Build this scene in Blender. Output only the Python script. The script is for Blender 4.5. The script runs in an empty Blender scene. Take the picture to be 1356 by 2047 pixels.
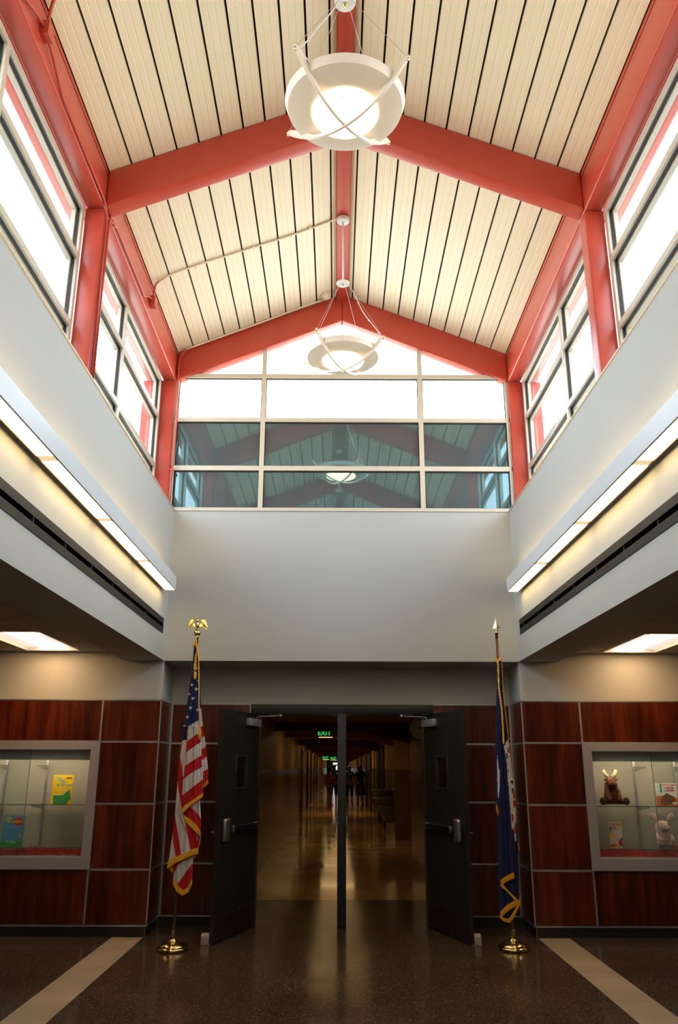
import bpy, bmesh, math, random
from mathutils import Vector, Matrix
import numpy as np
random.seed(7)
S = bpy.context.scene
C = S.collection
# ------------------------------------------------------------------ camera
F_PX, PITCH, ROLL, YAW = 1627.8, .304, .003, .003
cam_d = bpy.data.cameras.new('camera'); cam = bpy.data.objects.new('camera', cam_d); C.objects.link(cam)
cam_d.sensor_fit = 'VERTICAL'; cam_d.sensor_height = 36.0; cam_d.lens = F_PX / 2047 * 36.0
cam_d.clip_start = .05; cam_d.clip_end = 500
_X = Vector((math.cos(YAW), -math.sin(YAW), 0)); _Y = Vector((math.sin(YAW), math.cos(YAW), 0)); _Z = Vector((0, 0, 1))
_D = _Y * math.cos(PITCH) + _Z * math.sin(PITCH); _V = -_Y * math.sin(PITCH) + _Z * math.cos(PITCH)
_R = Matrix((_X, _V, -_D)).transposed()
_R = _R @ Matrix.Rotation(ROLL, 3, 'Z')
cam.matrix_world = Matrix.Translation((-.058, 0, 1.6)) @ _R.to_4x4()
S.camera = cam
# ------------------------------------------------------------------ sky and exposure
S.view_settings.view_transform = 'Standard'; S.view_settings.look = 'None'
S.view_settings.gamma = 1; S.view_settings.use_curve_mapping = False
S.view_settings.exposure = 0.0
SKY = 8.5
wd = bpy.data.worlds.new('overcast_sky'); S.world = wd; wd.use_nodes = True
wn = wd.node_tree.nodes; wl = wd.node_tree.links
bg = wn['Background']; bg.inputs['Strength'].default_value = SKY
tc = wn.new('ShaderNodeTexCoord'); sp = wn.new('ShaderNodeSeparateXYZ'); cr = wn.new('ShaderNodeValToRGB')
wl.new(tc.outputs['Generated'], sp.inputs[0]); wl.new(sp.outputs['Z'], cr.inputs[0]); wl.new(cr.outputs[0], bg.inputs['Color'])
cr.color_ramp.elements[0].position = 0.0; cr.color_ramp.elements[0].color = (1.0, .97, .92, 1)
cr.color_ramp.elements[1].position = .12; cr.color_ramp.elements[1].color = (.79, .91, 1.03, 1)
S.cycles.max_bounces = 10; S.cycles.diffuse_bounces = 5; S.cycles.glossy_bounces = 4
S.cycles.transparent_max_bounces = 16; S.cycles.caustics_reflective = False; S.cycles.caustics_refractive = False
S.cycles.sample_clamp_indirect = 6.0
try:
    S.cycles.use_denoising = True; S.cycles.denoiser = 'OPENIMAGEDENOISE'
except Exception: pass

# strengths of the lamps the room has
E_BAR, E_TROFFER, E_DISH, E_CORR, E_CASE = 9.0, 5.0, 9.0, 3.2, 8.0

# ------------------------------------------------------------------ materials
def mat(name, col, rough=.5, metal=0.0, spec=.5, coat=0.0, emit=None, es=0.0):
    m = bpy.data.materials.new(name); m.use_nodes = True; b = m.node_tree.nodes['Principled BSDF']
    b.inputs['Base Color'].default_value = (*col, 1); b.inputs['Roughness'].default_value = rough
    b.inputs['Metallic'].default_value = metal; b.inputs['Specular IOR Level'].default_value = spec
    b.inputs['Coat Weight'].default_value = coat
    if emit: b.inputs['Emission Color'].default_value = (*emit, 1); b.inputs['Emission Strength'].default_value = es
    return m
def noise_vary(m, col_a, col_b, scale=(3, 3, 3), detail=4, bump=0.0, bscale=None, lo=.3, hi=.7):
    nt = m.node_tree; b = nt.nodes['Principled BSDF']
    t = nt.nodes.new('ShaderNodeTexCoord'); mp = nt.nodes.new('ShaderNodeMapping'); n = nt.nodes.new('ShaderNodeTexNoise')
    r = nt.nodes.new('ShaderNodeValToRGB')
    mp.inputs['Scale'].default_value = scale; n.inputs['Detail'].default_value = detail; n.inputs['Scale'].default_value = 1
    nt.links.new(t.outputs['Object'], mp.inputs[0]); nt.links.new(mp.outputs[0], n.inputs[0]); nt.links.new(n.outputs[0], r.inputs[0])
    r.color_ramp.elements[0].position = lo; r.color_ramp.elements[1].position = hi
    r.color_ramp.elements[0].color = (*col_a, 1); r.color_ramp.elements[1].color = (*col_b, 1)
    nt.links.new(r.outputs[0], b.inputs['Base Color'])
    if bump:
        n2 = nt.nodes.new('ShaderNodeTexNoise'); n2.inputs['Scale'].default_value = bscale or 200
        bp = nt.nodes.new('ShaderNodeBump'); bp.inputs['Strength'].default_value = bump; bp.inputs['Distance'].default_value = .002
        nt.links.new(t.outputs['Object'], n2.inputs[0]); nt.links.new(n2.outputs[0], bp.inputs['Height']); nt.links.new(bp.outputs[0], b.inputs['Normal'])
    return m
PAINT = noise_vary(mat('wall_paint', (.49, .492, .47), .75), (.48, .482, .46), (.50, .502, .48), (.8, .8, .8), 2, .06, 320)
PAINT_TAN = noise_vary(mat('tan_wall_paint', (.5, .44, .35), .6), (.49, .43, .34), (.52, .46, .37), (.8, .8, .8), 2, .06, 320)
RED = noise_vary(mat('red_steel_paint', (.49, .064, .038), .32), (.48, .061, .036), (.51, .068, .041), (1.5, 1.5, 1.5), 3, .05, 60)
DECK = mat('cream_deck_paint', (.80, .70, .50), .45)
BLACKGAP = mat('black_liner', (.012, .011, .010), .8)
CHAR = mat('charcoal_metal', (.019, .018, .0175), .38, spec=.4)
CHAR_FRAME = mat('charcoal_door_frame', (.022, .026, .031), .38, spec=.4)
VENTM = mat('dark_bronze_vent', (.022, .021, .021), .5, spec=.12)
ALU = mat('satin_aluminium', (.50, .50, .52), .38, .8)
CASEF = mat('anodised_case_frame', (.40, .37, .36), .42, .35)
WFRAME = mat('champagne_window_frame', (.60, .54, .44), .4)
GASKET = mat('black_gasket', (.01, .013, .016), .5)
WHITE = mat('white_fixture_paint', (.74, .75, .76), .4)
WHITE2 = mat('white_lamp_paint', (.80, .715, .62), .4)
CREAMC = mat('cream_conduit_paint', (.78, .70, .54), .45)
BRASS = mat('polished_brass', (.66, .53, .24), .16, 1.0)
STEEL = mat('brushed_steel', (.42, .41, .40), .3, .9)
CLOSER = mat('silver_closer_paint', (.30, .31, .33), .4, .3)
BASEB = mat('black_rubber_base', (.012, .012, .013), .45)
SILL = mat('tan_sill_trim', (.62, .55, .44), .45)
POLEW = noise_vary(mat('dark_pole_wood', (.1, .03, .012), .3), (.09, .025, .01), (.16, .05, .02), (30, 30, 2), 3)
ACT = noise_vary(mat('acoustic_tile', (.55, .5, .44), .9), (.46, .42, .37), (.56, .51, .45), (90, 90, 90), 3, .2, 150)
TEE = mat('ceiling_tee', (.5, .46, .42), .6)
GOLD = noise_vary(mat('gold_fringe', (.75, .36, .02), .6), (.62, .27, .01), (.85, .43, .03), (400, 400, 8), 2, .4, 300)
GOLDC = mat('gold_cord', (.80, .45, .04), .6)
SHRED = noise_vary(mat('red_paper_shred', (.5, .02, .02), .45), (.38, .012, .012), (.7, .05, .04), (60, 60, 60), 2)
FABRIC = noise_vary(mat('grey_fabric_liner', (.33, .29, .245), .9), (.31, .27, .225), (.36, .32, .27), (150, 3, 60), 2)

def wood():
    m = mat('mahogany_laminate', (.1, .02, .01), .28); nt = m.node_tree; b = nt.nodes['Principled BSDF']; N = nt.nodes; L = nt.links
    t = N.new('ShaderNodeTexCoord'); oi = N.new('ShaderNodeObjectInfo'); ad = N.new('ShaderNodeVectorMath'); ad.operation = 'ADD'
    mu = N.new('ShaderNodeMath'); mu.operation = 'MULTIPLY'; mu.inputs[1].default_value = 17.0
    L.new(oi.outputs['Random'], mu.inputs[0]); cb = N.new('ShaderNodeCombineXYZ'); L.new(mu.outputs[0], cb.inputs[0]); L.new(mu.outputs[0], cb.inputs[2])
    L.new(t.outputs['Object'], ad.inputs[0]); L.new(cb.outputs[0], ad.inputs[1])
    mp = N.new('ShaderNodeMapping'); mp.inputs['Scale'].default_value = (16, 16, 1.3); L.new(ad.outputs[0], mp.inputs[0])
    n = N.new('ShaderNodeTexNoise'); n.inputs['Scale'].default_value = 1; n.inputs['Detail'].default_value = 7; n.inputs['Roughness'].default_value = .62; n.inputs['Distortion'].default_value = .6
    L.new(mp.outputs[0], n.inputs[0])
    r = N.new('ShaderNodeValToRGB'); e = r.color_ramp.elements
    e[0].position = .30; e[0].color = (.032, .0045, .002, 1); e[1].position = .72; e[1].color = (.20, .034, .009, 1)
    x = e.new(.5); x.color = (.105, .0155, .0045, 1)
    L.new(n.outputs[0], r.inputs[0])
    mp2 = N.new('ShaderNodeMapping'); mp2.inputs['Scale'].default_value = (5, 5, .6); L.new(ad.outputs[0], mp2.inputs[0])
    n2 = N.new('ShaderNodeTexNoise'); n2.inputs['Scale'].default_value = 1; n2.inputs['Detail'].default_value = 3; L.new(mp2.outputs[0], n2.inputs[0])
    mr = N.new('ShaderNodeMapRange'); mr.inputs[1].default_value = .35; mr.inputs[2].default_value = .65; mr.inputs[3].default_value = .5; mr.inputs[4].default_value = 1.05; L.new(n2.outputs[0], mr.inputs[0])
    mx = N.new('ShaderNodeVectorMath'); mx.operation = 'SCALE'; L.new(r.outputs[0], mx.inputs[0]); L.new(mr.outputs[0], mx.inputs['Scale'])
    L.new(mx.outputs[0], b.inputs['Base Color']); return m
WOOD = wood()

def terrazzo(name, base, c1, c2, scale=170, rough=.16):
    m = mat(name, base, rough, spec=.5); nt = m.node_tree; b = nt.nodes['Principled BSDF']; N = nt.nodes; L = nt.links
    t = N.new('ShaderNodeTexCoord'); v = N.new('ShaderNodeTexVoronoi'); v.inputs['Scale'].default_value = scale; L.new(t.outputs['Object'], v.inputs[0])
    r = N.new('ShaderNodeValToRGB'); r.color_ramp.interpolation = 'LINEAR'; e = r.color_ramp.elements
    sx = N.new('ShaderNodeSeparateXYZ'); L.new(v.outputs['Color'], sx.inputs[0]); L.new(sx.outputs[0], r.inputs[0])
    e[0].position = 0; e[0].color = (*base, 1); e[1].position = 1; e[1].color = (*c2, 1)
    a = e.new(.55); a.color = (*[x * 1.25 for x in base], 1); a = e.new(.82); a.color = (*c1, 1)
    n = N.new('ShaderNodeTexNoise'); n.inputs['Scale'].default_value = 1.3; n.inputs['Detail'].default_value = 3; L.new(t.outputs['Object'], n.inputs[0])
    mr = N.new('ShaderNodeMapRange'); mr.inputs[1].default_value = .3; mr.inputs[2].default_value = .7; mr.inputs[3].default_value = .85; mr.inputs[4].default_value = 1.15; L.new(n.outputs[0], mr.inputs[0])
    mx = N.new('ShaderNodeVectorMath'); mx.operation = 'SCALE'; L.new(r.outputs[0], mx.inputs[0]); L.new(mr.outputs[0], mx.inputs['Scale'])
    L.new(mx.outputs[0], b.inputs['Base Color'])
    mr2 = N.new('ShaderNodeMapRange'); mr2.inputs[1].default_value = .3; mr2.inputs[2].default_value = .7; mr2.inputs[3].default_value = rough * .8; mr2.inputs[4].default_value = rough * 1.4
    L.new(n.outputs[0], mr2.inputs[0]); L.new(mr2.outputs[0], b.inputs['Roughness']); return m
TERR = terrazzo('dark_terrazzo', (.040, .027, .0195), (.085, .057, .040), (.21, .145, .10), 150, .15)
TERR.node_tree.nodes['Principled BSDF'].inputs['Specular IOR Level'].default_value = .2
TERR2 = terrazzo('cream_terrazzo', (.42, .33, .23), (.46, .37, .27), (.54, .45, .33), 260, .2)
TERR3 = terrazzo('tan_corridor_terrazzo', (.62, .39, .14), (.64, .41, .15), (.68, .46, .18), 200, .10)
TERR3.node_tree.nodes['Principled BSDF'].inputs['Specular IOR Level'].default_value = .3

def deck():
    N = DECK.node_tree.nodes; L = DECK.node_tree.links; b = N['Principled BSDF']
    t = N.new('ShaderNodeTexCoord'); mp = N.new('ShaderNodeMapping'); mp.inputs['Scale'].default_value = (1, 1, 0); L.new(t.outputs['Object'], mp.inputs[0])
    v = N.new('ShaderNodeTexVoronoi'); v.inputs['Scale'].default_value = 80; v.inputs['Randomness'].default_value = 0.0; L.new(mp.outputs[0], v.inputs[0])
    r = N.new('ShaderNodeValToRGB'); e = r.color_ramp.elements
    e[0].position = .22; e[0].color = (.72, .65, .48, 1); e[1].position = .36; e[1].color = (.86, .79, .60, 1)
    L.new(v.outputs['Distance'], r.inputs[0]); L.new(r.outputs[0], b.inputs['Base Color'])
deck()
DECK_PLAIN = mat('cream_deck_rib_paint', (.80, .715, .52), .45)

def glass(name, tint=(1, 1, 1), refl=1.0):
    m = bpy.data.materials.new(name); m.use_nodes = True; N = m.node_tree.nodes; L = m.node_tree.links
    N.remove(N['Principled BSDF']); o = N['Material Output']
    a = N.new('ShaderNodeBsdfTransparent'); a.inputs[0].default_value = (*tint, 1); g = N.new('ShaderNodeBsdfGlossy'); g.inputs['Roughness'].default_value = 0.0
    g.inputs[0].default_value = (refl, refl, refl, 1)
    lw = N.new('ShaderNodeLayerWeight'); lw.inputs[0].default_value = .5; pw = N.new('ShaderNodeMath'); pw.operation = 'POWER'; pw.inputs[1].default_value = 5.0
    f = N.new('ShaderNodeMath'); f.operation = 'MULTIPLY_ADD'; f.inputs[1].default_value = .92; f.inputs[2].default_value = .04; x = N.new('ShaderNodeMixShader')
    L.new(lw.outputs['Facing'], pw.inputs[0]); L.new(pw.outputs[0], f.inputs[0])
    L.new(f.outputs[0], x.inputs[0]); L.new(a.outputs[0], x.inputs[1]); L.new(g.outputs[0], x.inputs[2]); L.new(x.outputs[0], o.inputs[0]); return m
GLASS = glass('clear_glazing', (.95, .98, .98)); SHELFG = glass('shelf_glass', (.93, .97, .94))
DOORG = glass('wired_door_glass', (.75, .7, .68))
SPAND = bpy.data.materials.new('teal_spandrel_glass'); SPAND.use_nodes = True
def spandrel():
    N = SPAND.node_tree.nodes; L = SPAND.node_tree.links; N.remove(N['Principled BSDF'])
    d = N.new('ShaderNodeBsdfDiffuse'); d.inputs[0].default_value = (.066, .112, .124, 1); g = N.new('ShaderNodeBsdfGlossy'); g.inputs['Roughness'].default_value = 0.0; g.inputs[0].default_value = (.50, .76, .82, 1)
    x = N.new('ShaderNodeMixShader'); x.inputs[0].default_value = .23; L.new(d.outputs[0], x.inputs[1]); L.new(g.outputs[0], x.inputs[2]); L.new(x.outputs[0], N['Material Output'].inputs[0])
spandrel()
def emis(name, col, s):
    m = bpy.data.materials.new(name); m.use_nodes = True; N = m.node_tree.nodes; N.remove(N['Principled BSDF'])
    e = N.new('ShaderNodeEmission'); e.inputs[0].default_value = (*col, 1); e.inputs[1].default_value = s
    m.node_tree.links.new(e.outputs[0], N['Material Output'].inputs[0]); return m
BARL = emis('warm_bar_diffuser', (1, .70, .32), E_BAR); BARDIM = emis('warm_bar_diffuser_joint', (1, .76, .42), E_BAR * .10)
BARUP = emis('warm_bar_uplight', (1, .70, .32), E_BAR * 1.6)
TROF = emis('warm_troffer_lens', (1, .80, .66), 1.05); TROF2 = emis('warm_troffer_basket', (1, .60, .28), E_TROFFER * 2.6)
DISHL = emis('warm_dish_lens', (1, .80, .46), E_DISH)
CORRL = emis('corridor_lens', (1, .60, .24), E_CORR * 2.2)
CORRD = emis('corridor_lens_dimmed', (1, .60, .24), E_CORR * .8)
CASEL = emis('case_lamp', (1, .84, .58), E_CASE * 3)
EXITG = emis('exit_green', (.02, .62, .10), 1.0); DAYL = emis('far_daylight', (.8, .9, 1), 1.0)
CLOTH = mat('flag_cloth', (1, 1, 1), .8, spec=.2)
def cloth():
    N = CLOTH.node_tree.nodes; L = CLOTH.node_tree.links; a = N.new('ShaderNodeVertexColor'); a.layer_name = 'Col'
    L.new(a.outputs[0], N['Principled BSDF'].inputs['Base Color'])
    t = N.new('ShaderNodeTexCoord'); n = N.new('ShaderNodeTexNoise'); n.inputs['Scale'].default_value = 22; bp = N.new('ShaderNodeBump'); bp.inputs['Strength'].default_value = .25; bp.inputs['Distance'].default_value = .01
    mp = N.new('ShaderNodeMapping'); mp.inputs['Scale'].default_value = (1, 1, .25); L.new(t.outputs['Object'], mp.inputs[0]); L.new(mp.outputs[0], n.inputs[0]); L.new(n.outputs[0], bp.inputs['Height']); L.new(bp.outputs[0], N['Principled BSDF'].inputs['Normal'])
cloth()

# ------------------------------------------------------------------ geometry helpers
class M:
    def __init__(s): s.v = []; s.f = []; s.m = []
    def add(s, v, f, mi=0):
        o = len(s.v); s.v += [tuple(p) for p in v]; s.f += [tuple(o + i for i in q) for q in f]; s.m += [mi] * len(f); return s
    def box(s, x0, x1, y0, y1, z0, z1, mi=0):
        x0, x1 = sorted((x0, x1)); y0, y1 = sorted((y0, y1)); z0, z1 = sorted((z0, z1))
        return s.add([(x0,y0,z0),(x1,y0,z0),(x1,y1,z0),(x0,y1,z0),(x0,y0,z1),(x1,y0,z1),(x1,y1,z1),(x0,y1,z1)],
                     [(0,3,2,1),(4,5,6,7),(0,1,5,4),(1,2,6,5),(2,3,7,6),(3,0,4,7)], mi)
    def obox(s, c, u, v, w, mi=0):   # centre, three half-edge vectors
        c, u, v, w = map(Vector, (c, u, v, w))
        P = [c-u-v-w, c+u-v-w, c+u+v-w, c-u+v-w, c-u-v+w, c+u-v+w, c+u+v+w, c-u+v+w]
        return s.add(P, [(0,3,2,1),(4,5,6,7),(0,1,5,4),(1,2,6,5),(2,3,7,6),(3,0,4,7)], mi)
    def prism(s, poly, a0, a1, axis='y', mi=0):
        n = len(poly)
        def P(p, a): return {'y': (p[0], a, p[1]), 'x': (a, p[0], p[1]), 'z': (p[0], p[1], a)}[axis]
        v = [P(p, a0) for p in poly] + [P(p, a1) for p in poly]
        f = [tuple(range(n)), tuple(range(2*n-1, n-1, -1))] + [(i, (i+1) % n + 0, (i+1) % n + n, i + n) for i in range(n)]
        return s.add(v, f, mi)
    def tube(s, pts, r, n=8, mi=0, caps=True):
        pts = [Vector(p) for p in pts]; rs = r if isinstance(r, (list, tuple)) else [r] * len(pts); rings = []
        up = Vector((0, 0, 1)); prev = None
        for i, p in enumerate(pts):
            d = (pts[min(i+1, len(pts)-1)] - pts[max(i-1, 0)]).normalized()
            if prev is None:
                a = d.orthogonal().normalized()
            else:
                a = (prev - d * prev.dot(d)); a = a.normalized() if a.length > 1e-6 else d.orthogonal().normalized()
            prev = a; b = d.cross(a)
            rings.append([p + (a * math.cos(2*math.pi*k/n) + b * math.sin(2*math.pi*k/n)) * rs[i] for k in range(n)])
        v = [q for R in rings for q in R]; f = []
        for i in range(len(pts)-1):
            for k in range(n): f.append((i*n+k, i*n+(k+1) % n, (i+1)*n+(k+1) % n, (i+1)*n+k))
        if caps: f.append(tuple(range(n-1, -1, -1))); f.append(tuple((len(pts)-1)*n+k for k in range(n)))
        return s.add(v, f, mi)
    def lathe(s, prof, c=(0, 0, 0), n=32, mi=0):
        v = []; f = []
        for r, z in prof:
            for k in range(n): a = 2*math.pi*k/n; v.append((c[0]+r*math.cos(a), c[1]+r*math.sin(a), c[2]+z))
        for i in range(len(prof)-1):
            for k in range(n): f.append((i*n+k, i*n+(k+1) % n, (i+1)*n+(k+1) % n, (i+1)*n+k))
        return s.add(v, f, mi)
    def ball(s, c, r, mi=0, nu=16, nv=10, rot=None):
        c = Vector(c); r = (r, r, r) if not isinstance(r, (tuple, list)) else r; v = []; f = []
        for i in range(nv+1):
            t = math.pi*i/nv
            for k in range(nu):
                a = 2*math.pi*k/nu; p = Vector((r[0]*math.sin(t)*math.cos(a), r[1]*math.sin(t)*math.sin(a), r[2]*math.cos(t)))
                if rot: p = rot @ p
                v.append(c+p)
        for i in range(nv):
            for k in range(nu): f.append((i*nu+k, (i+1)*nu+k, (i+1)*nu+(k+1) % nu, i*nu+(k+1) % nu))
        return s.add(v, f, mi)
    def build(s, name, mats, parent=None, smooth=False, bevel=0, seg=2):
        me = bpy.data.meshes.new(name); me.from_pydata(s.v, [], s.f)
        for m in (mats if isinstance(mats, (list, tuple)) else [mats]): me.materials.append(m)
        me.polygons.foreach_set('material_index', s.m); me.update()
        bm = bmesh.new(); bm.from_mesh(me); bmesh.ops.remove_doubles(bm, verts=bm.verts, dist=1e-6) if smooth else None
        bmesh.ops.recalc_face_normals(bm, faces=bm.faces)
        if bevel:
            es = [e for e in bm.edges if len(e.link_faces) == 2 and e.calc_face_angle(0) > .5]
            bmesh.ops.bevel(bm, geom=es, offset=bevel, segments=seg, affect='EDGES', profile=.5, clamp_overlap=True)
        bm.to_mesh(me); bm.free()
        if smooth: me.polygons.foreach_set('use_smooth', [True] * len(me.polygons))
        elif bevel:
            me.polygons.foreach_set('use_smooth', [True] * len(me.polygons)); me.set_sharp_from_angle(angle=.6)
        o = bpy.data.objects.new(name, me); C.objects.link(o)
        if parent: o.parent = parent
        return o
def solid(n, c, r=.45):
    if n in bpy.data.materials: return bpy.data.materials[n]
    return mat(n, c, r)
def inv(o, parent):
    o.parent = parent; o.matrix_parent_inverse = parent.matrix_world.inverted()
def tag(o, label, cat, group=None, kind=None):
    o['label'] = label; o['category'] = cat
    if group: o['group'] = group
    if kind: o['kind'] = kind
    return o
def thing(name, label, cat, loc=(0, 0, 0), rz=0, group=None, kind=None):
    o = bpy.data.objects.new(name, None); C.objects.link(o); o.location = loc; o.rotation_euler = (0, 0, rz); o.empty_display_size = .1
    return tag(o, label, cat, group, kind)
def copy_tree(o, parent=None):
    c = o.copy(); C.objects.link(c)
    if parent: c.parent = parent
    for ch in list(o.children): copy_tree(ch, c)
    return c
def B(x0, x1, y0, y1, z0, z1): return M().box(x0, x1, y0, y1, z0, z1)
def text(body, size, loc, name, m, parent, rot=(math.pi/2, 0, 0), ext=.0006, align='CENTER', shear=0.0, bold=0.0):
    cu = bpy.data.curves.new(name, 'FONT'); cu.body = body; cu.size = size; cu.align_x = align; cu.align_y = 'CENTER'; cu.extrude = ext; cu.shear = shear; cu.offset = bold
    cu.resolution_u = 3
    t = bpy.data.objects.new('tmp', cu); C.objects.link(t); dg = bpy.context.evaluated_depsgraph_get(); dg.update()
    me = bpy.data.meshes.new_from_object(t.evaluated_get(dg)); bpy.data.objects.remove(t); bpy.data.curves.remove(cu)
    me.materials.clear(); me.materials.append(m)
    o = bpy.data.objects.new(name, me); C.objects.link(o); o.location = loc; o.rotation_euler = rot
    if parent: o.parent = parent
    return o
def skin(name, nodes, edges, m, parent=None, root=0, sub=2, colour=None):
    """A continuous skinned body: nodes = [(x,y,z,r)], edges = index pairs."""
    me = bpy.data.meshes.new('tmp'); me.from_pydata([n[:3] for n in nodes], edges, []); o = bpy.data.objects.new('tmp', me); C.objects.link(o)
    o.modifiers.new('s', 'SKIN'); sk = me.skin_vertices[0].data
    for i, n in enumerate(nodes):
        r = n[3] if isinstance(n[3], tuple) else (n[3], n[3]); sk[i].radius = r; sk[i].use_root = (i == root)
    sb = o.modifiers.new('d', 'SUBSURF'); sb.levels = sub; sb.render_levels = sub
    dg = bpy.context.evaluated_depsgraph_get(); dg.update(); em = bpy.data.meshes.new_from_object(o.evaluated_get(dg))
    bpy.data.objects.remove(o); em.materials.clear(); em.materials.append(m); em.polygons.foreach_set('use_smooth', [True] * len(em.polygons))
    o = bpy.data.objects.new(name, em); C.objects.link(o)
    if parent: o.parent = parent
    return o

# ------------------------------------------------------------------ room measures (metres)
W, YF, YD, YB = 1.925, 8.92, 9.49, -3.0
ZS, ZSILL, ZWOOD, ZWB = 2.70, 4.417, 2.28, .102
ZE, XB, SL = 6.06, 2.01, .409        # eave beam underside, its inner face, roof slope
YM = 5.745                           # front face of the middle frame
ZACT = 2.79

# ================================================================== SETTING
def structure(o, label, cat): return tag(o, label, cat, kind='structure')
# ---- floors
fl = structure(B(-6.5, 6.5, YB, 11.305, -.12, 0).build('floor', TERR), 'dark brown speckled polished terrazzo lobby floor', 'floor')
for s in (-1, 1):
    o = B(s*1.945, s*2.255, YB, 8.90, -.02, .0008).build('floor_strip', TERR2, fl); o['label'] = 'cream terrazzo strip'
fc = structure(B(-3.5, 3.5, 11.305, 92, -.12, 0).build('floor', TERR3), 'tan polished corridor floor beyond the doorway', 'floor')

# ---- end wall above the doors, with its dropped underside
structure(B(-W, W, YF, YD, ZS, ZSILL-.012).build('wall_front_upper', PAINT), 'large grey painted wall panel between the doors and the glazed gable', 'wall')
# ---- side bulkheads, slotted for the air vents
V0, V1, VE, VX = 2.972, 3.125, 8.735, .10
for s, nm in ((-1, 'left'), (1, 'right')):
    m = M(); a, b = s*W, s*2.345
    m.box(a, b, YB, YD, ZS, V0); m.box(a, b, YB, YD, V1, ZSILL-.012); m.box(a, b, VE, YD, V0, V1); m.box(a+s*VX, b, YB, VE, V0, V1)
    structure(m.build('wall_%s_upper' % nm, PAINT), 'pale grey %s upper wall between the sill of the high windows and the dark ceiling edge' % nm, 'wall')
    # outer wall of the side bay and its acoustic ceiling
    structure(B(s*6.5, s*6.7, YB, 9.6, 0, 3.2).build('wall_%s' % nm, PAINT_TAN), 'tan side wall at the far %s of the lobby' % nm, 'wall')
    ce = structure(B(s*2.345, s*6.5, YB, YF, ZACT+.06, ZACT+.15).build('ceiling', mat('plenum', (.2, .19, .17), .9)), 'grid ceiling of acoustic tiles over the %s side bay' % nm, 'ceiling')
    xs = [2.345, 2.79, 3.40, 4.01, 4.62, 5.23, 5.84, 6.5]; ys = [8.92 - .10] + [8.82 - .64*k for k in range(1, 10)]
    yl = [8.92, 8.82] + [8.82 - .64*k for k in range(1, 9)]
    for i in range(len(xs)-1):
        for j in range(len(yl)-1):
            if i == 1 and j in (1, 2): continue
            B(s*(xs[i]+.012), s*(xs[i+1]-.012), yl[j+1]+.012, yl[j]-.012, ZACT+.003, ZACT+.03).build('ceiling_tile', ACT, ce)
    m = M()
    for x in xs[1:-1]: m.box(s*x-.012, s*x+.012, 3.7, YF, ZACT, ZACT+.03)
    for j, y in enumerate(yl): 
        for i in range(len(xs)-1):
            if i == 1 and j == 2: continue
            m.box(s*(xs[i]+.012), s*(xs[i+1]-.012), y-.012, min(y+.012, YF), ZACT, ZACT+.03)
    m.build('tile_grid', TEE, ce)
    B(s*2.345, s*6.5, YB, 3.7, ZACT, ZACT+.03).build('tile_field', ACT, ce)
    # recessed troffers; the second is out of view, added for ambient light
    for k, y0 in enumerate((7.54, 3.0)):
        x0, x1, y1 = s*2.802, s*3.388, y0+1.268
        lab = 'recessed warm fluorescent ceiling light over the %s display case' % nm if k == 0 else 'unseen recessed ceiling light added for ambient light over the %s side bay' % nm
        t = thing('recessed_ceiling_light', lab, 'ceiling light', ((x0+x1)/2, y0+.634, ZACT))
        hx, hy = .293, .634
        m = M(); m.box(-hx, hx, -hy, -hy+.015, 0, .05).box(-hx, hx, hy-.015, hy, 0, .05).box(-hx, -hx+.015, -hy+.015, hy-.015, 0, .05).box(hx-.015, hx, -hy+.015, hy-.015, 0, .05)
        m.build('housing', WHITE, t)
        M().box(-hx+.015, hx-.015, -hy+.015, hy-.015, .035, .045).build('lens', TROF, t)
        arc = [(-.15+.30*i/8, .034-.03*math.sin(math.pi*i/8)) for i in range(9)]
        M().prism([(x, z) for x, z in arc] + [(.15, .0345), (-.15, .0345)], -hy+.03, hy-.03, 'y').build('lamp_basket', TROF2, t)

structure(B(-6.7, 6.7, YB-.2, YB, 0, 8).build('wall_back', PAINT), 'painted wall behind the camera', 'wall')

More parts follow.
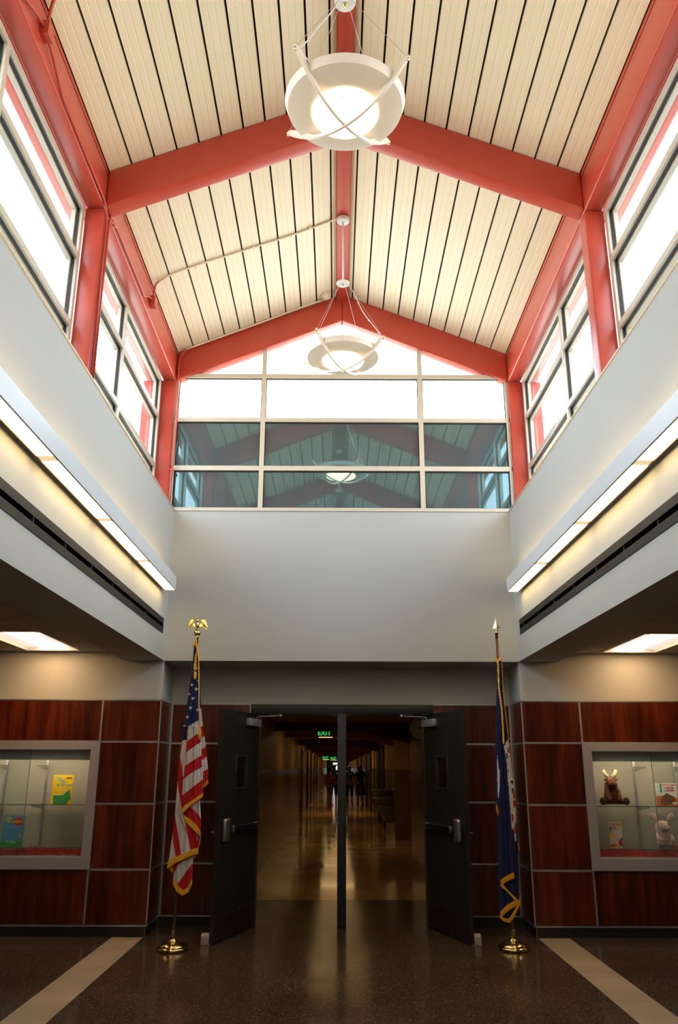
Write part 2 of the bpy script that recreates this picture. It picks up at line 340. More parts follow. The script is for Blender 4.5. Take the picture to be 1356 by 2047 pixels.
# ---- lower front walls with display-case openings, wood panels and metal trim
TR = .010  # half-width of the trim channels
rows = [(ZWB, .612), (.612, 1.237), (1.237, 1.853), (1.853, ZWOOD)]
CX0, CX1, CZ0, CZ1 = 2.63, 4.62, .728, 1.772     # clear opening of the case
for s, nm in ((-1, 'left'), (1, 'right')):
    m = M(); yb = YF+.014
    m.box(s*(W+.014), s*(CX0-.02), yb, YD+.2, 0, ZS); m.box(s*(CX1+.02), s*6.5, yb, 9.6, 0, ZS+.5)
    m.box(s*(CX0-.02), s*(CX1+.02), yb, 9.6, CZ1+.02, ZS+.5); m.box(s*(CX0-.02), s*(CX1+.02), yb, 9.6, 0, CZ0-.02)
    m.box(s*2.345, s*(CX0-.02), yb, 9.6, ZS, ZS+.5)
    wl_ = structure(m.build('wall_front_%s' % nm, PAINT), 'front wall on the %s with mahogany panels below tan paint' % nm, 'wall')
    B(s*(W), s*6.5, YF, YF+.014, ZWOOD+.008, ZACT+.1).build('painted_upper', PAINT_TAN if False else PAINT, wl_)
    B(s*W, s*(W+.014), YF+.014, YD, ZWOOD+.008, ZS).build('painted_return', PAINT, wl_)
    def panel(x0, x1, z0, z1):
        B(s*(x0+TR), s*(x1-TR), YF, YF+.014, z0+TR, z1-TR).build('wood_panel', WOOD, wl_, bevel=.0015, seg=1)
    XJ = 2.548
    for z0, z1 in rows: panel(W, XJ, z0, z1)
    panel(XJ, 3.70, rows[3][0], rows[3][1]); panel(3.70, 4.72, rows[3][0], rows[3][1]); panel(XJ, 3.70, ZWB, .612); panel(3.70, 4.72, ZWB, .612)
    for z0, z1 in rows: panel(4.72, 5.9, z0, z1)
    # side return panels
    for z0, z1 in rows: B(s*W, s*(W+.014), YF+TR*2, YD-TR, z0+TR, z1-TR).build('wood_panel', WOOD, wl_, bevel=.0015, seg=1)
    # trim channels
    t = M(); yt = YF+.008
    def tr(x0, x1, z0, z1): t.box(s*x0, s*x1, yt-.006, yt+.008, z0, z1)
    tr(W-.004, W+.016, ZWB-.012, ZWOOD+.008); tr(XJ-TR, XJ+TR, 1.86, ZWOOD); tr(XJ-TR, XJ+TR, ZWB, .608)
    for z in (.612, 1.237, 1.853): tr(W+TR, XJ-.02, z-TR, z+TR)
    tr(W, 5.9, ZWOOD-.003, ZWOOD+.010); tr(W, 5.9, ZWB-.012, ZWB+.004); tr(4.71, 4.73, ZWB, ZWOOD); tr(3.69, 3.71, 1.87, ZWOOD); tr(3.69, 3.71, ZWB, .60)
    t.build('metal_trim', ALU, wl_)
    t = M()
    for z in (.612, 1.237, 1.853): t.box(s*(W-.001), s*(W+.01), YF+TR*2, YD-TR, z-TR, z+TR)
    t.box(s*(W-.003), s*(W+.01), YF+.01, YD, ZWOOD-.003, ZWOOD+.010); t.box(s*(W-.003), s*(W+.01), YF+.01, YD, ZWB-.012, ZWB+.004)
    t.build('return_trim', ALU, wl_)
    m = M(); m.box(s*(W+.02), s*6.5, YF+.008, YF+.014, 0, ZWB-.012); m.box(s*(W+.006), s*(W+.014), YF+.008, YD, 0, ZWB-.012)
    structure(m.build('baseboard_%s' % nm, BASEB), 'black rubber base under the mahogany panels on the %s' % nm, 'baseboard')
    # door wall
    m = M(); m.box(s*1.03, s*(W+.0), YD+.014, YD+.20, 0, ZS)
    wd_ = structure(m.build('wall_door_%s' % nm, PAINT), 'recessed wall %s of the double doors, mahogany panels below grey paint' % nm, 'wall')
    B(s*1.03, s*W, YD, YD+.014, ZWOOD+.01, ZS).build('painted_upper', PAINT, wd_)
    for z0, z1 in rows: B(s*1.04, s*(W-.012), YD, YD+.014, z0+TR, z1-TR).build('wood_panel', WOOD, wd_, bevel=.0015, seg=1)
    t = M()
    for z in (.612, 1.237, 1.853): t.box(s*1.04, s*(W-.014), YD-.001, YD+.01, z-TR, z+TR)
    t.box(s*(W-.022), s*(W-.002), YD-.004, YD+.01, ZWB-.01, ZWOOD+.01); t.box(s*1.022, s*1.036, YD-.004, YD+.01, 2.19, ZWOOD+.01)
    t.box(s*1.03, s*(W-.02), YD-.004, YD+.01, ZWOOD-.003, ZWOOD+.01); t.box(s*1.03, s*(W-.02), YD-.004, YD+.01, ZWB-.010, ZWB+.002)
    t.build('metal_trim', ALU, wd_)
    structure(B(s*1.03, s*W, YD+.004, YD+.014, 0, ZWB-.01).build('baseboard_door_%s' % nm, BASEB), 'black rubber base beside the doorway on the %s' % nm, 'baseboard')
structure(B(-1.03, 1.03, YD, YD+.2, 2.284, ZS).build('wall_over_doors', PAINT), 'shaded grey wall strip directly over the double doors', 'wall')

# ---- door frame: jambs, head and centre mullion
fr = structure(M().box(-1.022, 1.045, YD-.03, YD+.2, 2.172, 2.282).build('door_frame', CHAR_FRAME, bevel=.003), 'charcoal steel double door frame with centre post', 'door frame')
for s in (-1, 1):
    x0 = s*.925 if s > 0 else -.912
    m = M(); m.box(x0, s*1.03, YD-.03, YD+.2, 0, 2.172); m.build('jamb', CHAR_FRAME, fr, bevel=.003)
m = M(); m.box(-.038, .057, YD-.10, YD+.0, 0, 2.172); m.box(-.022, .041, YD-.112, YD-.10, 0.02, 2.172)
mu_ = m.build('mullion', CHAR_FRAME, fr, bevel=.003)
m = M()
for x in (-.058, .064):
    m.box(x-.010, x+.004, YD-.085, YD-.02, .93, 1.09)
m.build('latch_strike', STEEL, mu_, bevel=.004)
m = M()
for z in (.30, 1.02, 1.86):
    for x in (-.028, .047): m.ball((x, YD-.101, z), .0045, nu=8, nv=6)
m.build('screw', STEEL, mu_)

# ---- roof: liner, ceiling panels, ridge beam, rafters, eave beams, columns
def zc(x): return 7.262 - SL*abs(x)
roof = M()
for s in (-1, 1): roof.prism([(0, zc(0)+.035), (s*2.39, zc(2.39)+.035), (s*2.39, zc(2.39)+.22), (0, zc(0)+.22)], YB, 9.35, 'y')
rf = structure(roof.build('roof_slab', BLACKGAP), 'dark lined gable roof above the slatted cream ceiling', 'roof')
ce = structure(thing('ceiling', 'x', 'ceiling'), 'vaulted ceiling of long perforated cream metal panels with dark gaps', 'ceiling')
n_ = Vector((SL, 0, 1)).normalized()
XG = [2.013, 1.824, 1.635, 1.447, 1.261, 1.073, .885, .698, .510, .318, .130, .072]
for s in (-1, 1):
    for i in range(len(XG)-1):
        a, b = XG[i]-.010, XG[i+1]+.008
        if i == len(XG)-2: a, b = XG[i]-.009, XG[i+1]
        w = a-b; prof = []
        # folded pan: lips up at both sides, two fine ribs
        def P(x, up): return (s*x, zc(x)+up)
        prof = [P(a, .03), P(a, 0)]
        if w > .1:
            for q in (.30, .62): 
                xr = a - w*q; prof += [P(xr+.004, 0), P(xr, .0028), P(xr-.004, 0)]
        prof += [P(b, 0), P(b, .03)]
        back = [P(b+.0, .032), P(a, .032)]
        m = M(); k = len(prof)
        poly = prof + back
        m.prism(poly, YB, 9.0, 'y'); m.build('ceiling_panel', DECK, ce)
    # eave closure strip
    m = M(); m.box(s*(XB+.002), s*(XB+.05), YB, 9.0, 6.400, zc(XB)+.004); m.build('eave_trim', RED, ce)
# ridge beam
m = M(); m.prism([(-.068, zc(0)-.03), (-.068, 7.180), (0, 7.170), (.068, 7.180), (.068, zc(0)-.03)], YB, YF, 'y')
m.prism([(-.003, 7.174), (-.003, 7.167), (.003, 7.167), (.003, 7.174)], YB, YF, 'y')
structure(m.build('ridge_beam', RED), 'red painted steel beam running along the roof ridge', 'beam')
frames = [2.57, YM, YF]
labs = {2.57: ('red rafter pair nearest the camera, above the picture', 'rafter'), YM: ('red rafter pair crossing the vault halfway, behind the near dish light', 'rafter'), YF: ('red rafter pair framing the glazed gable at the end', 'rafter')}
for y0 in frames + [-.6]:
    m = M(); H = .36
    for s in (-1, 1):
        m.prism([(0, zc(0)-.374), (s*XB, zc(XB)-.374+.002), (s*XB, zc(XB)-.002), (0, zc(0)-.002)], y0, y0+.16, 'y')
    o = m.build('roof_rafter', RED, bevel=.018, seg=3)
    m = M()
    structure(o, labs.get(y0, ('red rafter pair behind the camera', ''))[0], 'rafter')
    for s, nm in ((-1, 'left'), (1, 'right')):
        outer = 2.40 if y0 == YF else 2.17
        m = M(); m.box(s*XB, s*outer, y0, y0+.16, ZSILL, ZE-.001)
        o = m.build('steel_column', RED, bevel=.012, seg=3)
        where = {YF: 'at the %s end of the glazed gable', YM: 'halfway along the %s high windows', 2.57: 'of the %s high windows nearest the camera'}.get(y0, 'behind the camera on the %s')
        structure(o, 'red steel column ' + where % nm, 'column')
for s, nm in ((-1, 'left'), (1, 'right')):
    m = M(); m.box(s*XB, s*2.168, YB, YF+.16, ZE, 6.392); m.box(s*2.268, s*2.375, YB, YF+.16, ZE+.02, 6.5); m.box(s*2.168, s*2.268, YB, YF+.16, ZE+.06, 6.392)
    structure(m.build('eave_beam', RED, bevel=.014, seg=3), 'long red eave beam above the %s high windows' % nm, 'beam')

# ---- windows
gn = [0]
def side_window(s, y0, y1, ymull, label):
    gn[0] += 1
    w = structure(thing('window_%d' % gn[0], 'x', 'window'), label, 'window')
    def T(x0, x1, a, b, z0, z1, mm): mm.box(s*x0, s*x1, a, b, z0, z1)
    rails = [(ZSILL, 4.465), (4.92, 4.972), (5.54, 5.592), (6.012, ZE)]
    m = M()
    for z0, z1 in rails: T(2.172, 2.262, y0, y1, z0, z1, m)
    for a, b in ((y0, y0+.05), (ymull-.026, ymull+.026), (y1-.05, y1)):
        for k in range(3): T(2.172, 2.262, a, b, rails[k][1], rails[k+1][0], m)
    m.build('window_frame', WFRAME, w)
    g = M(); bd = M()
    for k in range(3):
        z0, z1 = rails[k][1], rails[k+1][0]
        for a, b in ((y0+.05, ymull-.026), (ymull+.026, y1-.05)):
            def ring(mm, x0, x1, t):
                T(x0, x1, a, b, z0, z0+t, mm); T(x0, x1, a, b, z1-t, z1, mm); T(x0, x1, a, a+t, z0+t, z1-t, mm); T(x0, x1, b-t, b, z0+t, z1-t, mm)
            ring(g, 2.196, 2.214, .007); ring(bd, 2.222, 2.258, .022)
            pn = M(); T(2.236, 2.242, a+.022, b-.022, z0+.022, z1-.022, pn); pn.build('pane', GLASS, w)
    g.build('gasket', GASKET, w); bd.build('glazing_bead', WFRAME, w)
side_window(-1, 5.905, 8.90, 7.22, 'left high window bank between the middle and far red columns')
side_window(-1, 2.73, 5.745, 4.10, 'left high window bank nearer than the middle red column')
side_window(1, 5.905, 8.90, 7.22, 'right high window bank between the middle and far red columns')
side_window(1, 2.73, 5.745, 4.10, 'right high window bank nearer than the middle red column')
for s in (-1, 1): side_window(s, -.44, 2.57, 1.0, 'high window bank behind the camera on the %s' % ('left' if s < 0 else 'right'))
for s in (-1, 1): side_window(s, YB, -.6, -1.8, 'rearmost high window bank on the %s' % ('left' if s < 0 else 'right'))
# gable glazing
gn[0] += 1
w = structure(thing('window_%d' % gn[0], 'x', 'window'), 'glazed gable wall, clear panes above teal spandrel glass', 'window')
gx = [-2.0, -.972, -.918, .918, .974, 2.0]; y0, y1 = 8.962, 9.05
gz = [(ZSILL, 4.462), (4.92, 4.977), (5.54, 5.592), (6.118, 6.170)]
m = M()
for z0, z1 in gz: m.box(-2.0, 2.0, y0, y1, z0, z1)
for a, b in ((gx[1], gx[2]), (gx[3], gx[4])):
    for k in range(3): m.box(a, b, y0, y1, gz[k][1], gz[k+1][0])
    m.box(a, b, y0, y1, gz[3][1], 6.62)
for s in (-1, 1):
    for k in range(3): m.box(s*1.97, s*2.012, y0, y1, gz[k][1], gz[k+1][0])
m.build('window_frame', WFRAME, w)
g = M(); cols = [(-1.97, gx[1]), (gx[2], gx[3]), (gx[4], 1.97)]
for k in range(3):
    z0, z1 = gz[k][1], gz[k+1][0]
    for a, b in cols:
        for t0, t1, u0, u1 in ((a, b, z0, z0+.008), (a, b, z1-.010, z1), (a, a+.008, z0+.008, z1-.01), (b-.008, b, z0+.008, z1-.01)): g.box(t0, t1, 8.985, 9.0, u0, u1)
        if k < 2:
            o = M().box(a+.008, b-.008, 8.998, 9.006, z0+.008, z1-.010).build('spandrel_pane', SPAND, w); o['label'] = 'dark teal reflective spandrel pane'
        else: M().box(a+.008, b-.008, 9.0, 9.006, z0+.008, z1-.010).build('pane', GLASS, w)
g.build('gasket', GASKET, w)
def zt(x): return zc(x)-.374+.03
M().prism([(gx[2], 6.17), (gx[3], 6.17), (gx[3], zt(gx[3])), (0, zt(0)), (gx[2], zt(gx[2]))], 9.0, 9.006, 'y').build('pane', GLASS, w)
for s in (-1, 1): M().prism([(s*.974, 6.17), (s*1.96, 6.17), (s*1.96, zt(1.96)), (s*.974, zt(.974))], 9.0, 9.006, 'y').build('pane', GLASS, w)
structure(B(-2.0, 2.0, 9.0+.012, 9.10, ZSILL, 5.54).build('wall_spandrel', BLACKGAP), 'dark backing wall behind the teal spandrel panes', 'wall')
# sills
for s, nm in ((-1, 'left'), (1, 'right')):
    m = M(); m.box(s*(W-.012), s*2.29, YB, YF+.0, ZSILL-.012, ZSILL)
    structure(m.build('trim_%d' % (1 if s < 0 else 2), SILL, bevel=.003), 'tan sill cap along the %s high windows' % nm, 'trim')
structure(B(-W+.012, W-.012, YF-.012, 9.1, ZSILL-.012, ZSILL).build('trim_3', SILL, bevel=.003), 'tan sill cap under the glazed gable', 'trim')
for s in (-1, 1):   # corner posts closing the gable to the roof behind the columns
    pass

# ================================================================== CORRIDOR
CR0, CR1, ZCC = 9.70, 92.0, 2.47
WUP = noise_vary(mat('corridor_wall_upper', (.42, .30, .14), .5), (.41, .29, .135), (.44, .32, .15), (.8, .8, .8), 2)
WLO = mat('corridor_wall_tile', (.20, .135, .055), .25)
DARKD = mat('dark_corridor_door', (.02, .012, .008), .4)
def cwall(name, segs, label):
    up, lo = M(), M()
    for x0, x1, y0, y1 in segs: up.box(x0, x1, y0, y1, 1.56, ZCC+.1); lo.box(x0, x1, y0, y1, 0, 1.56)
    o = structure(up.build(name, WUP), label, 'wall'); lo.build('wainscot', WLO, o); return o
cwall('wall_corridor_left', [(-1.27, -1.5, YD+.2, 29.5), (-1.33, -1.5, 29.5, 31.2), (-1.27, -1.5, 31.2, 36), (-1.33, -1.5, 36, 37.6), (-1.27, -1.5, 37.6, 64), (-1.9, -1.27, 64, 64.3), (-1.0, -1.27, 64.3, CR1)], 'tan two-tone left wall of the corridor')
cwall('wall_corridor_right', [(1.43, 1.9, YD+.2, 17.0), (1.32, 1.9, 20.2, 29), (1.38, 1.9, 29, 31), (1.32, 1.9, 31, CR1)], 'tan two-tone right wall of the corridor with an alcove')
cwall('wall_corridor_alcove', [(2.4, 2.6, 16.8, 20.4), (1.9, 2.6, 16.8, 17.0), (1.9, 2.6, 20.2, 20.4)], 'alcove wall beyond the clock in the corridor')
cwall('wall_corridor_end', [(-1.3, -.5, CR1-.2, CR1), (.45, 1.4, CR1-.2, CR1)], 'wall at the far end of the corridor')
structure(M().box(-1.6, 2.6, YD+.2, CR1, ZCC, ZCC+.15).build('ceiling', mat('corridor_ceiling', (.34, .29, .22), .9)), 'low tile ceiling of the corridor', 'ceiling')
structure(M().box(-.5, .45, CR1-.2, CR1, 2.15, ZCC).build('wall_corridor_lintel', WUP), 'lintel over the far corridor door', 'wall')
dr = structure(thing('door_1', 'x', 'door'), 'bright glazed exit door at the far end of the corridor', 'door')
M().box(-.5, -.36, CR1-.15, CR1-.1, 0, 2.15).box(.31, .45, CR1-.15, CR1-.1, 0, 2.15).box(-.36, .31, CR1-.15, CR1-.1, 0, .95).box(-.36, .31, CR1-.15, CR1-.1, 1.78, 1.9).box(-.36, .31, CR1-.15, CR1-.1, 2.1, 2.15).build('door_frame', DARKD, dr)
M().box(-.36, .31, CR1-.13, CR1-.12, .95, 1.78).box(-.36, .31, CR1-.13, CR1-.12, 1.9, 2.1).build('pane', DAYL, dr)
# curved red beams across the corridor
def cbeam(y, label):
    n = 24; bot = []
    for i in range(n+1):
        x = -1.269 + (1.428+1.269)*i/n if y < 18 else -1.27 + (1.32+1.27)*i/n
        u = (x+.1)/1.45
        bot.append((x, 2.295 - (.215*max(0, u)**2.0)))
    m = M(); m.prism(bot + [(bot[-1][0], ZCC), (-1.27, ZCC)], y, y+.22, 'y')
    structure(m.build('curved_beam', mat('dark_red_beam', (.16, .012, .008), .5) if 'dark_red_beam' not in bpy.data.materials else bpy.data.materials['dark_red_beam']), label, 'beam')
ords = ['nearest', 'second', 'third', 'fourth', 'fifth', 'sixth', 'seventh', 'eighth', 'ninth', 'tenth']
BY = [16.9, 20.4, 27.9, 35.0, 43.0, 50.5, 58, 66, 75, 84]
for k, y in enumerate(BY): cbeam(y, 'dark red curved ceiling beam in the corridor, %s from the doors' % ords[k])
ords.insert(0, 'unseen, added to brighten the clock, first')  # first light sits hidden above the door head, added to brighten the clock face
for k, y in enumerate([10.7, 13.2, 18.6, 24.2, 31.5, 39.0, 47, 54, 62, 70.5, 79.5]):
    t = thing('corridor_ceiling_light', 'wide ceiling light in the corridor, %s from the doors' % ords[k], 'ceiling light', (0.02, y, ZCC), group=None)
    M().box(-.62, .62, -.32, .32, -.03, 0).build('housing', WHITE, t)
    M().box(-.59, .59, -.29, .29, -.036, -.030).build('lens', CORRL if k > 3 else CORRD if k > 1 else (emis('dim_lens', (1, .62, .28), .5) if k == 0 else bpy.data.materials['dim_lens']), t)
ords.pop(0)
# recessed dark doors along the corridor walls
k = 0
for s, x, ys in ((-1, -1.27, (29.7, 36.2, 41, 47, 53)), (1, 1.32, (24.0, 26.6, 32.5, 37.5, 45, 52))):
    for y in ys:
        k += 1
        d = structure(thing('door_%d' % (k+1), 'x', 'door'), 'dark classroom door on the %s corridor wall, the %s one from the lobby' % ('left' if s < 0 else 'right', ords[ys.index(y)]), 'door')
        M().box(x, x-s*.03, y, y+1.1, 0, 2.17).build('door_leaf', DARKD, d)
        M().box(x, x-s*.045, y-.07, y, 0, 2.22).box(x, x-s*.045, y+1.1, y+1.17, 0, 2.22).box(x, x-s*.045, y, y+1.1, 2.17, 2.22).build('door_casing', CHAR, d)

# ================================================================== THINGS
# ---- hinged door leaves, held open towards the lobby
def door_leaf(s, num):
    """Built hinged at the origin, leaf running along +u; u = distance from hinge."""
    hx = -.915 if s < 0 else .928
    side = 'left' if s < 0 else 'right'
    d = tag(thing('door_%d' % num, 'x', 'door'), 'charcoal %s door leaf standing open with silver closer and push bar' % side, 'door', kind='structure')
    U = Vector((s*.3006, -.9537, 0)).normalized(); Nn = Vector((-s*U.y*-1, 0, 0))
    Nn = Vector((-s*.9537, -.3006, 0)).normalized()   # towards the room centre
    Hh = Vector((hx, 9.45, 0)); Z = Vector((0, 0, 1))
    def bx(mm, u0, u1, n0, n1, z0, z1, mi=0):
        c = Hh + U*(u0+u1)/2 + Nn*(n0+n1)/2 + Z*(z0+z1)/2
        mm.obox(c, U*(u1-u0)/2, Nn*(n1-n0)/2, Z*(z1-z0)/2, mi)
    L_, T = .965, .045
    m = M(); a0, a1, z0, z1 = .335, .585, 1.405, 1.70
    for q in ((0, a0, .012, 2.165), (a1, L_, .012, 2.165), (a0, a1, .012, z0), (a0, a1, z1, 2.165)): bx(m, q[0], q[1], -T, 0, q[2], q[3])
    m.build('door_leaf', CHAR, d)
    m = M()
    for q in ((a0-.03, a0, z0-.03, z1+.03), (a1, a1+.03, z0-.03, z1+.03), (a0, a1, z0-.03, z0), (a0, a1, z1, z1+.03)): bx(m, q[0], q[1], -T-.01, .012, q[2], q[3])
    m.build('lite_frame', CHAR_FRAME, d, bevel=.003)
    m = M(); bx(m, a0, a1, -.026, -.020, z0, z1); m.build('pane', DOORG, d)
    m = M(); bx(m, .03, L_-.03, 0, .0025, .03, .245); kp = m.build('kick_plate', mat('dark_kick_plate', (.028, .020, .015), .35, .3) if s < 0 else bpy.data.materials['dark_kick_plate'], d)
    m = M()
    for u in [.05+.17*i for i in range(6)]:
        for z in (.045, .232): c = Hh+U*u+Nn*.003+Z*z; m.ball(c, .004, nu=6, nv=4)
    m.build('screw', STEEL, kp)
    # closer with arm
    m = M(); bx(m, .085, .375, 0, .062, 2.028, 2.108); cl = m.build('door_closer', CLOSER, d, bevel=.006)
    e = Hh + U*.10 + Nn*.035 + Z*2.128
    elbow = Vector((-.668*(-s)*1 if s < 0 else .70, 9.30, 2.143)); elbow.x = s*.672
    top = Vector((s*.80, 9.455, 2.166))
    m = M(); m.tube([Hh+U*.15+Nn*.03+Z*2.10, Hh+U*.15+Nn*.03+Z*2.128, Hh+U*.12+Nn*.06+Z*2.140, elbow], .006, 8); m.tube([elbow+Vector((0, 0, .012)), top], .006, 8)
    m.lathe([(0, -.016), (.019, -.014), (.021, .010), (.014, .020), (0, .021)], elbow, 14)
    m.build('closer_arm', STEEL, cl, smooth=True)
    # exit device
    m = M(); bx(m, .12, .71, .022, .060, .985, 1.032); bx(m, .12, .71, 0, .022, .978, 1.038); bar = m.build('push_bar', mat('bronze_push_bar', (.05, .038, .030), .28, .7) if s < 0 else bpy.data.materials['bronze_push_bar'], d, bevel=.004)
    m = M(); bx(m, .02, .12, 0, .055, .975, 1.04); bx(m, .712, .728, 0, .064, .975, 1.042); m.build('end_cap', STEEL, bar, bevel=.005)
    m = M(); prof = []
    bx(m, .775, .90, 0, .055, .895, 1.115); ec = m.build('latch_case', STEEL, d, bevel=.024, seg=4)
    m = M(); c = Hh+U*.835+Nn*.058+Z*1.0; m.ball(c, .012, nu=10, nv=8); bx(m, .80, .812, .052, .058, .93, 1.08); m.build('latch_button', CHAR, ec)
    # lever on the outer face
    m = M(); bx(m, .83, .89, -T-.012, -T, .90, 1.10); m.tube([Hh+U*.86-Nn*(T+.01)+Z*.985, Hh+U*.86-Nn*(T+.07)+Z*.985, Hh+U*.77-Nn*(T+.075)+Z*.985], .010, 8); m.build('lever_handle', BRASS, d)
    m = M()
    for z in (.25, 1.1, 1.95): m.tube([Hh+Nn*-.01+Z*(z-.055), Hh+Nn*-.01+Z*(z+.055)], .008, 8)
    m.build('hinge', STEEL, d)
    return d
door_leaf(-1, 20); door_leaf(1, 21)
for s in (-1, 1):
    m = M(); m.prism([(8.545, 0), (8.625, 0), (8.625, .094), (8.565, .094), (8.545, .074)], s*1.235, s*1.325, 'x')
    tag(m.build('door_stop', mat('grey_door_stop', (.40, .35, .32), .5) if s < 0 else bpy.data.materials['grey_door_stop'], bevel=.004), 'small grey block door stop behind the %s open door' % ('left' if s < 0 else 'right'), 'door stop')

# ---- linear air vents in the side walls
for s, nm in ((-1, 'left'), (1, 'right')):
    m = M(); x0, x1 = s*(W-.006), s*(W+.05)
    m.box(x0, x1, YB+.01, VE, 3.068, V1+.004); m.box(x0, x1, YB+.01, VE, V0-.004, 3.028)
    m.box(x0, x1, VE-.012, VE+.004, V0-.004, V1+.004)
    v = tag(m.build('linear_air_vent', VENTM), 'long dark bronze slot vent in the %s upper wall under the light bar' % nm, 'air vent')
    m = M(); m.box(s*(W+.06), s*(W+.09), YB+.01, VE, V0, V1); m.build('slot_back', BLACKGAP, v)
    y = 8.55
    while y > YB:
        M().box(s*(W-.002), s*(W+.045), y-.008, y+.008, 3.026, 3.070).build('slot_clip', VENTM, v); y -= .625

# ---- wall light bars
for s, nm in ((-1, 'left'), (1, 'right')):
    YE = 8.55 if s < 0 else 8.58
    L0, z0, z1 = -2.5, 3.402, 3.545
    b = thing('wall_light_bar', 'long white linear light bar glowing along the %s wall' % nm, 'wall light', (0, 0, 0))
    m = M(); xi, xo = s*(W-.032), s*(W-.152)
    m.box(xo, xo+s*.004, L0, YE, z0, z1); m.box(xi-s*.004, xi, L0, YE, z0, z1); m.box(xo, xi, YE-.004, YE, z0, z1); m.box(xo, xi, L0, L0+.004, z0, z1)
    m.build('housing', WHITE, b)
    m = M(); m.box(xo-s*.0015, xo+s*.006, L0, YE, z0-.003, z0+.003); m.box(xi-s*.006, xi+s*.001, L0, YE, z0-.004, z0+.004); m.build('lens_edge', mat('dark_lens_edge', (.09, .035, .015), .5) if s < 0 else bpy.data.materials['dark_lens_edge'], b)
    y = YE-.01
    while y > L0+.3:
        M().box(xo+s*.006, xi-s*.006, max(y-1.21, L0+.01), y, z0+.004, z0+.012).build('lens', BARL, b)
        if y-1.30 > L0: M().box(xo+s*.006, xi-s*.006, y-1.30, y-1.21, z0+.005, z0+.013).build('lens_joint', BARDIM, b)
        M().box(xi-s*.05, xi-s*.006, max(y-1.20, L0+.01), y-.06, z1-.03, z1-.02).build('uplight_lens', BARUP, b)
        y -= 1.30
    for y in (8.2, 6.9, 5.6, 4.3, 3.0, 1.0, -1.0): B(xi, s*W, y-.03, y+.03, z0+.03, z1-.03).build('wall_bracket', WHITE, b)

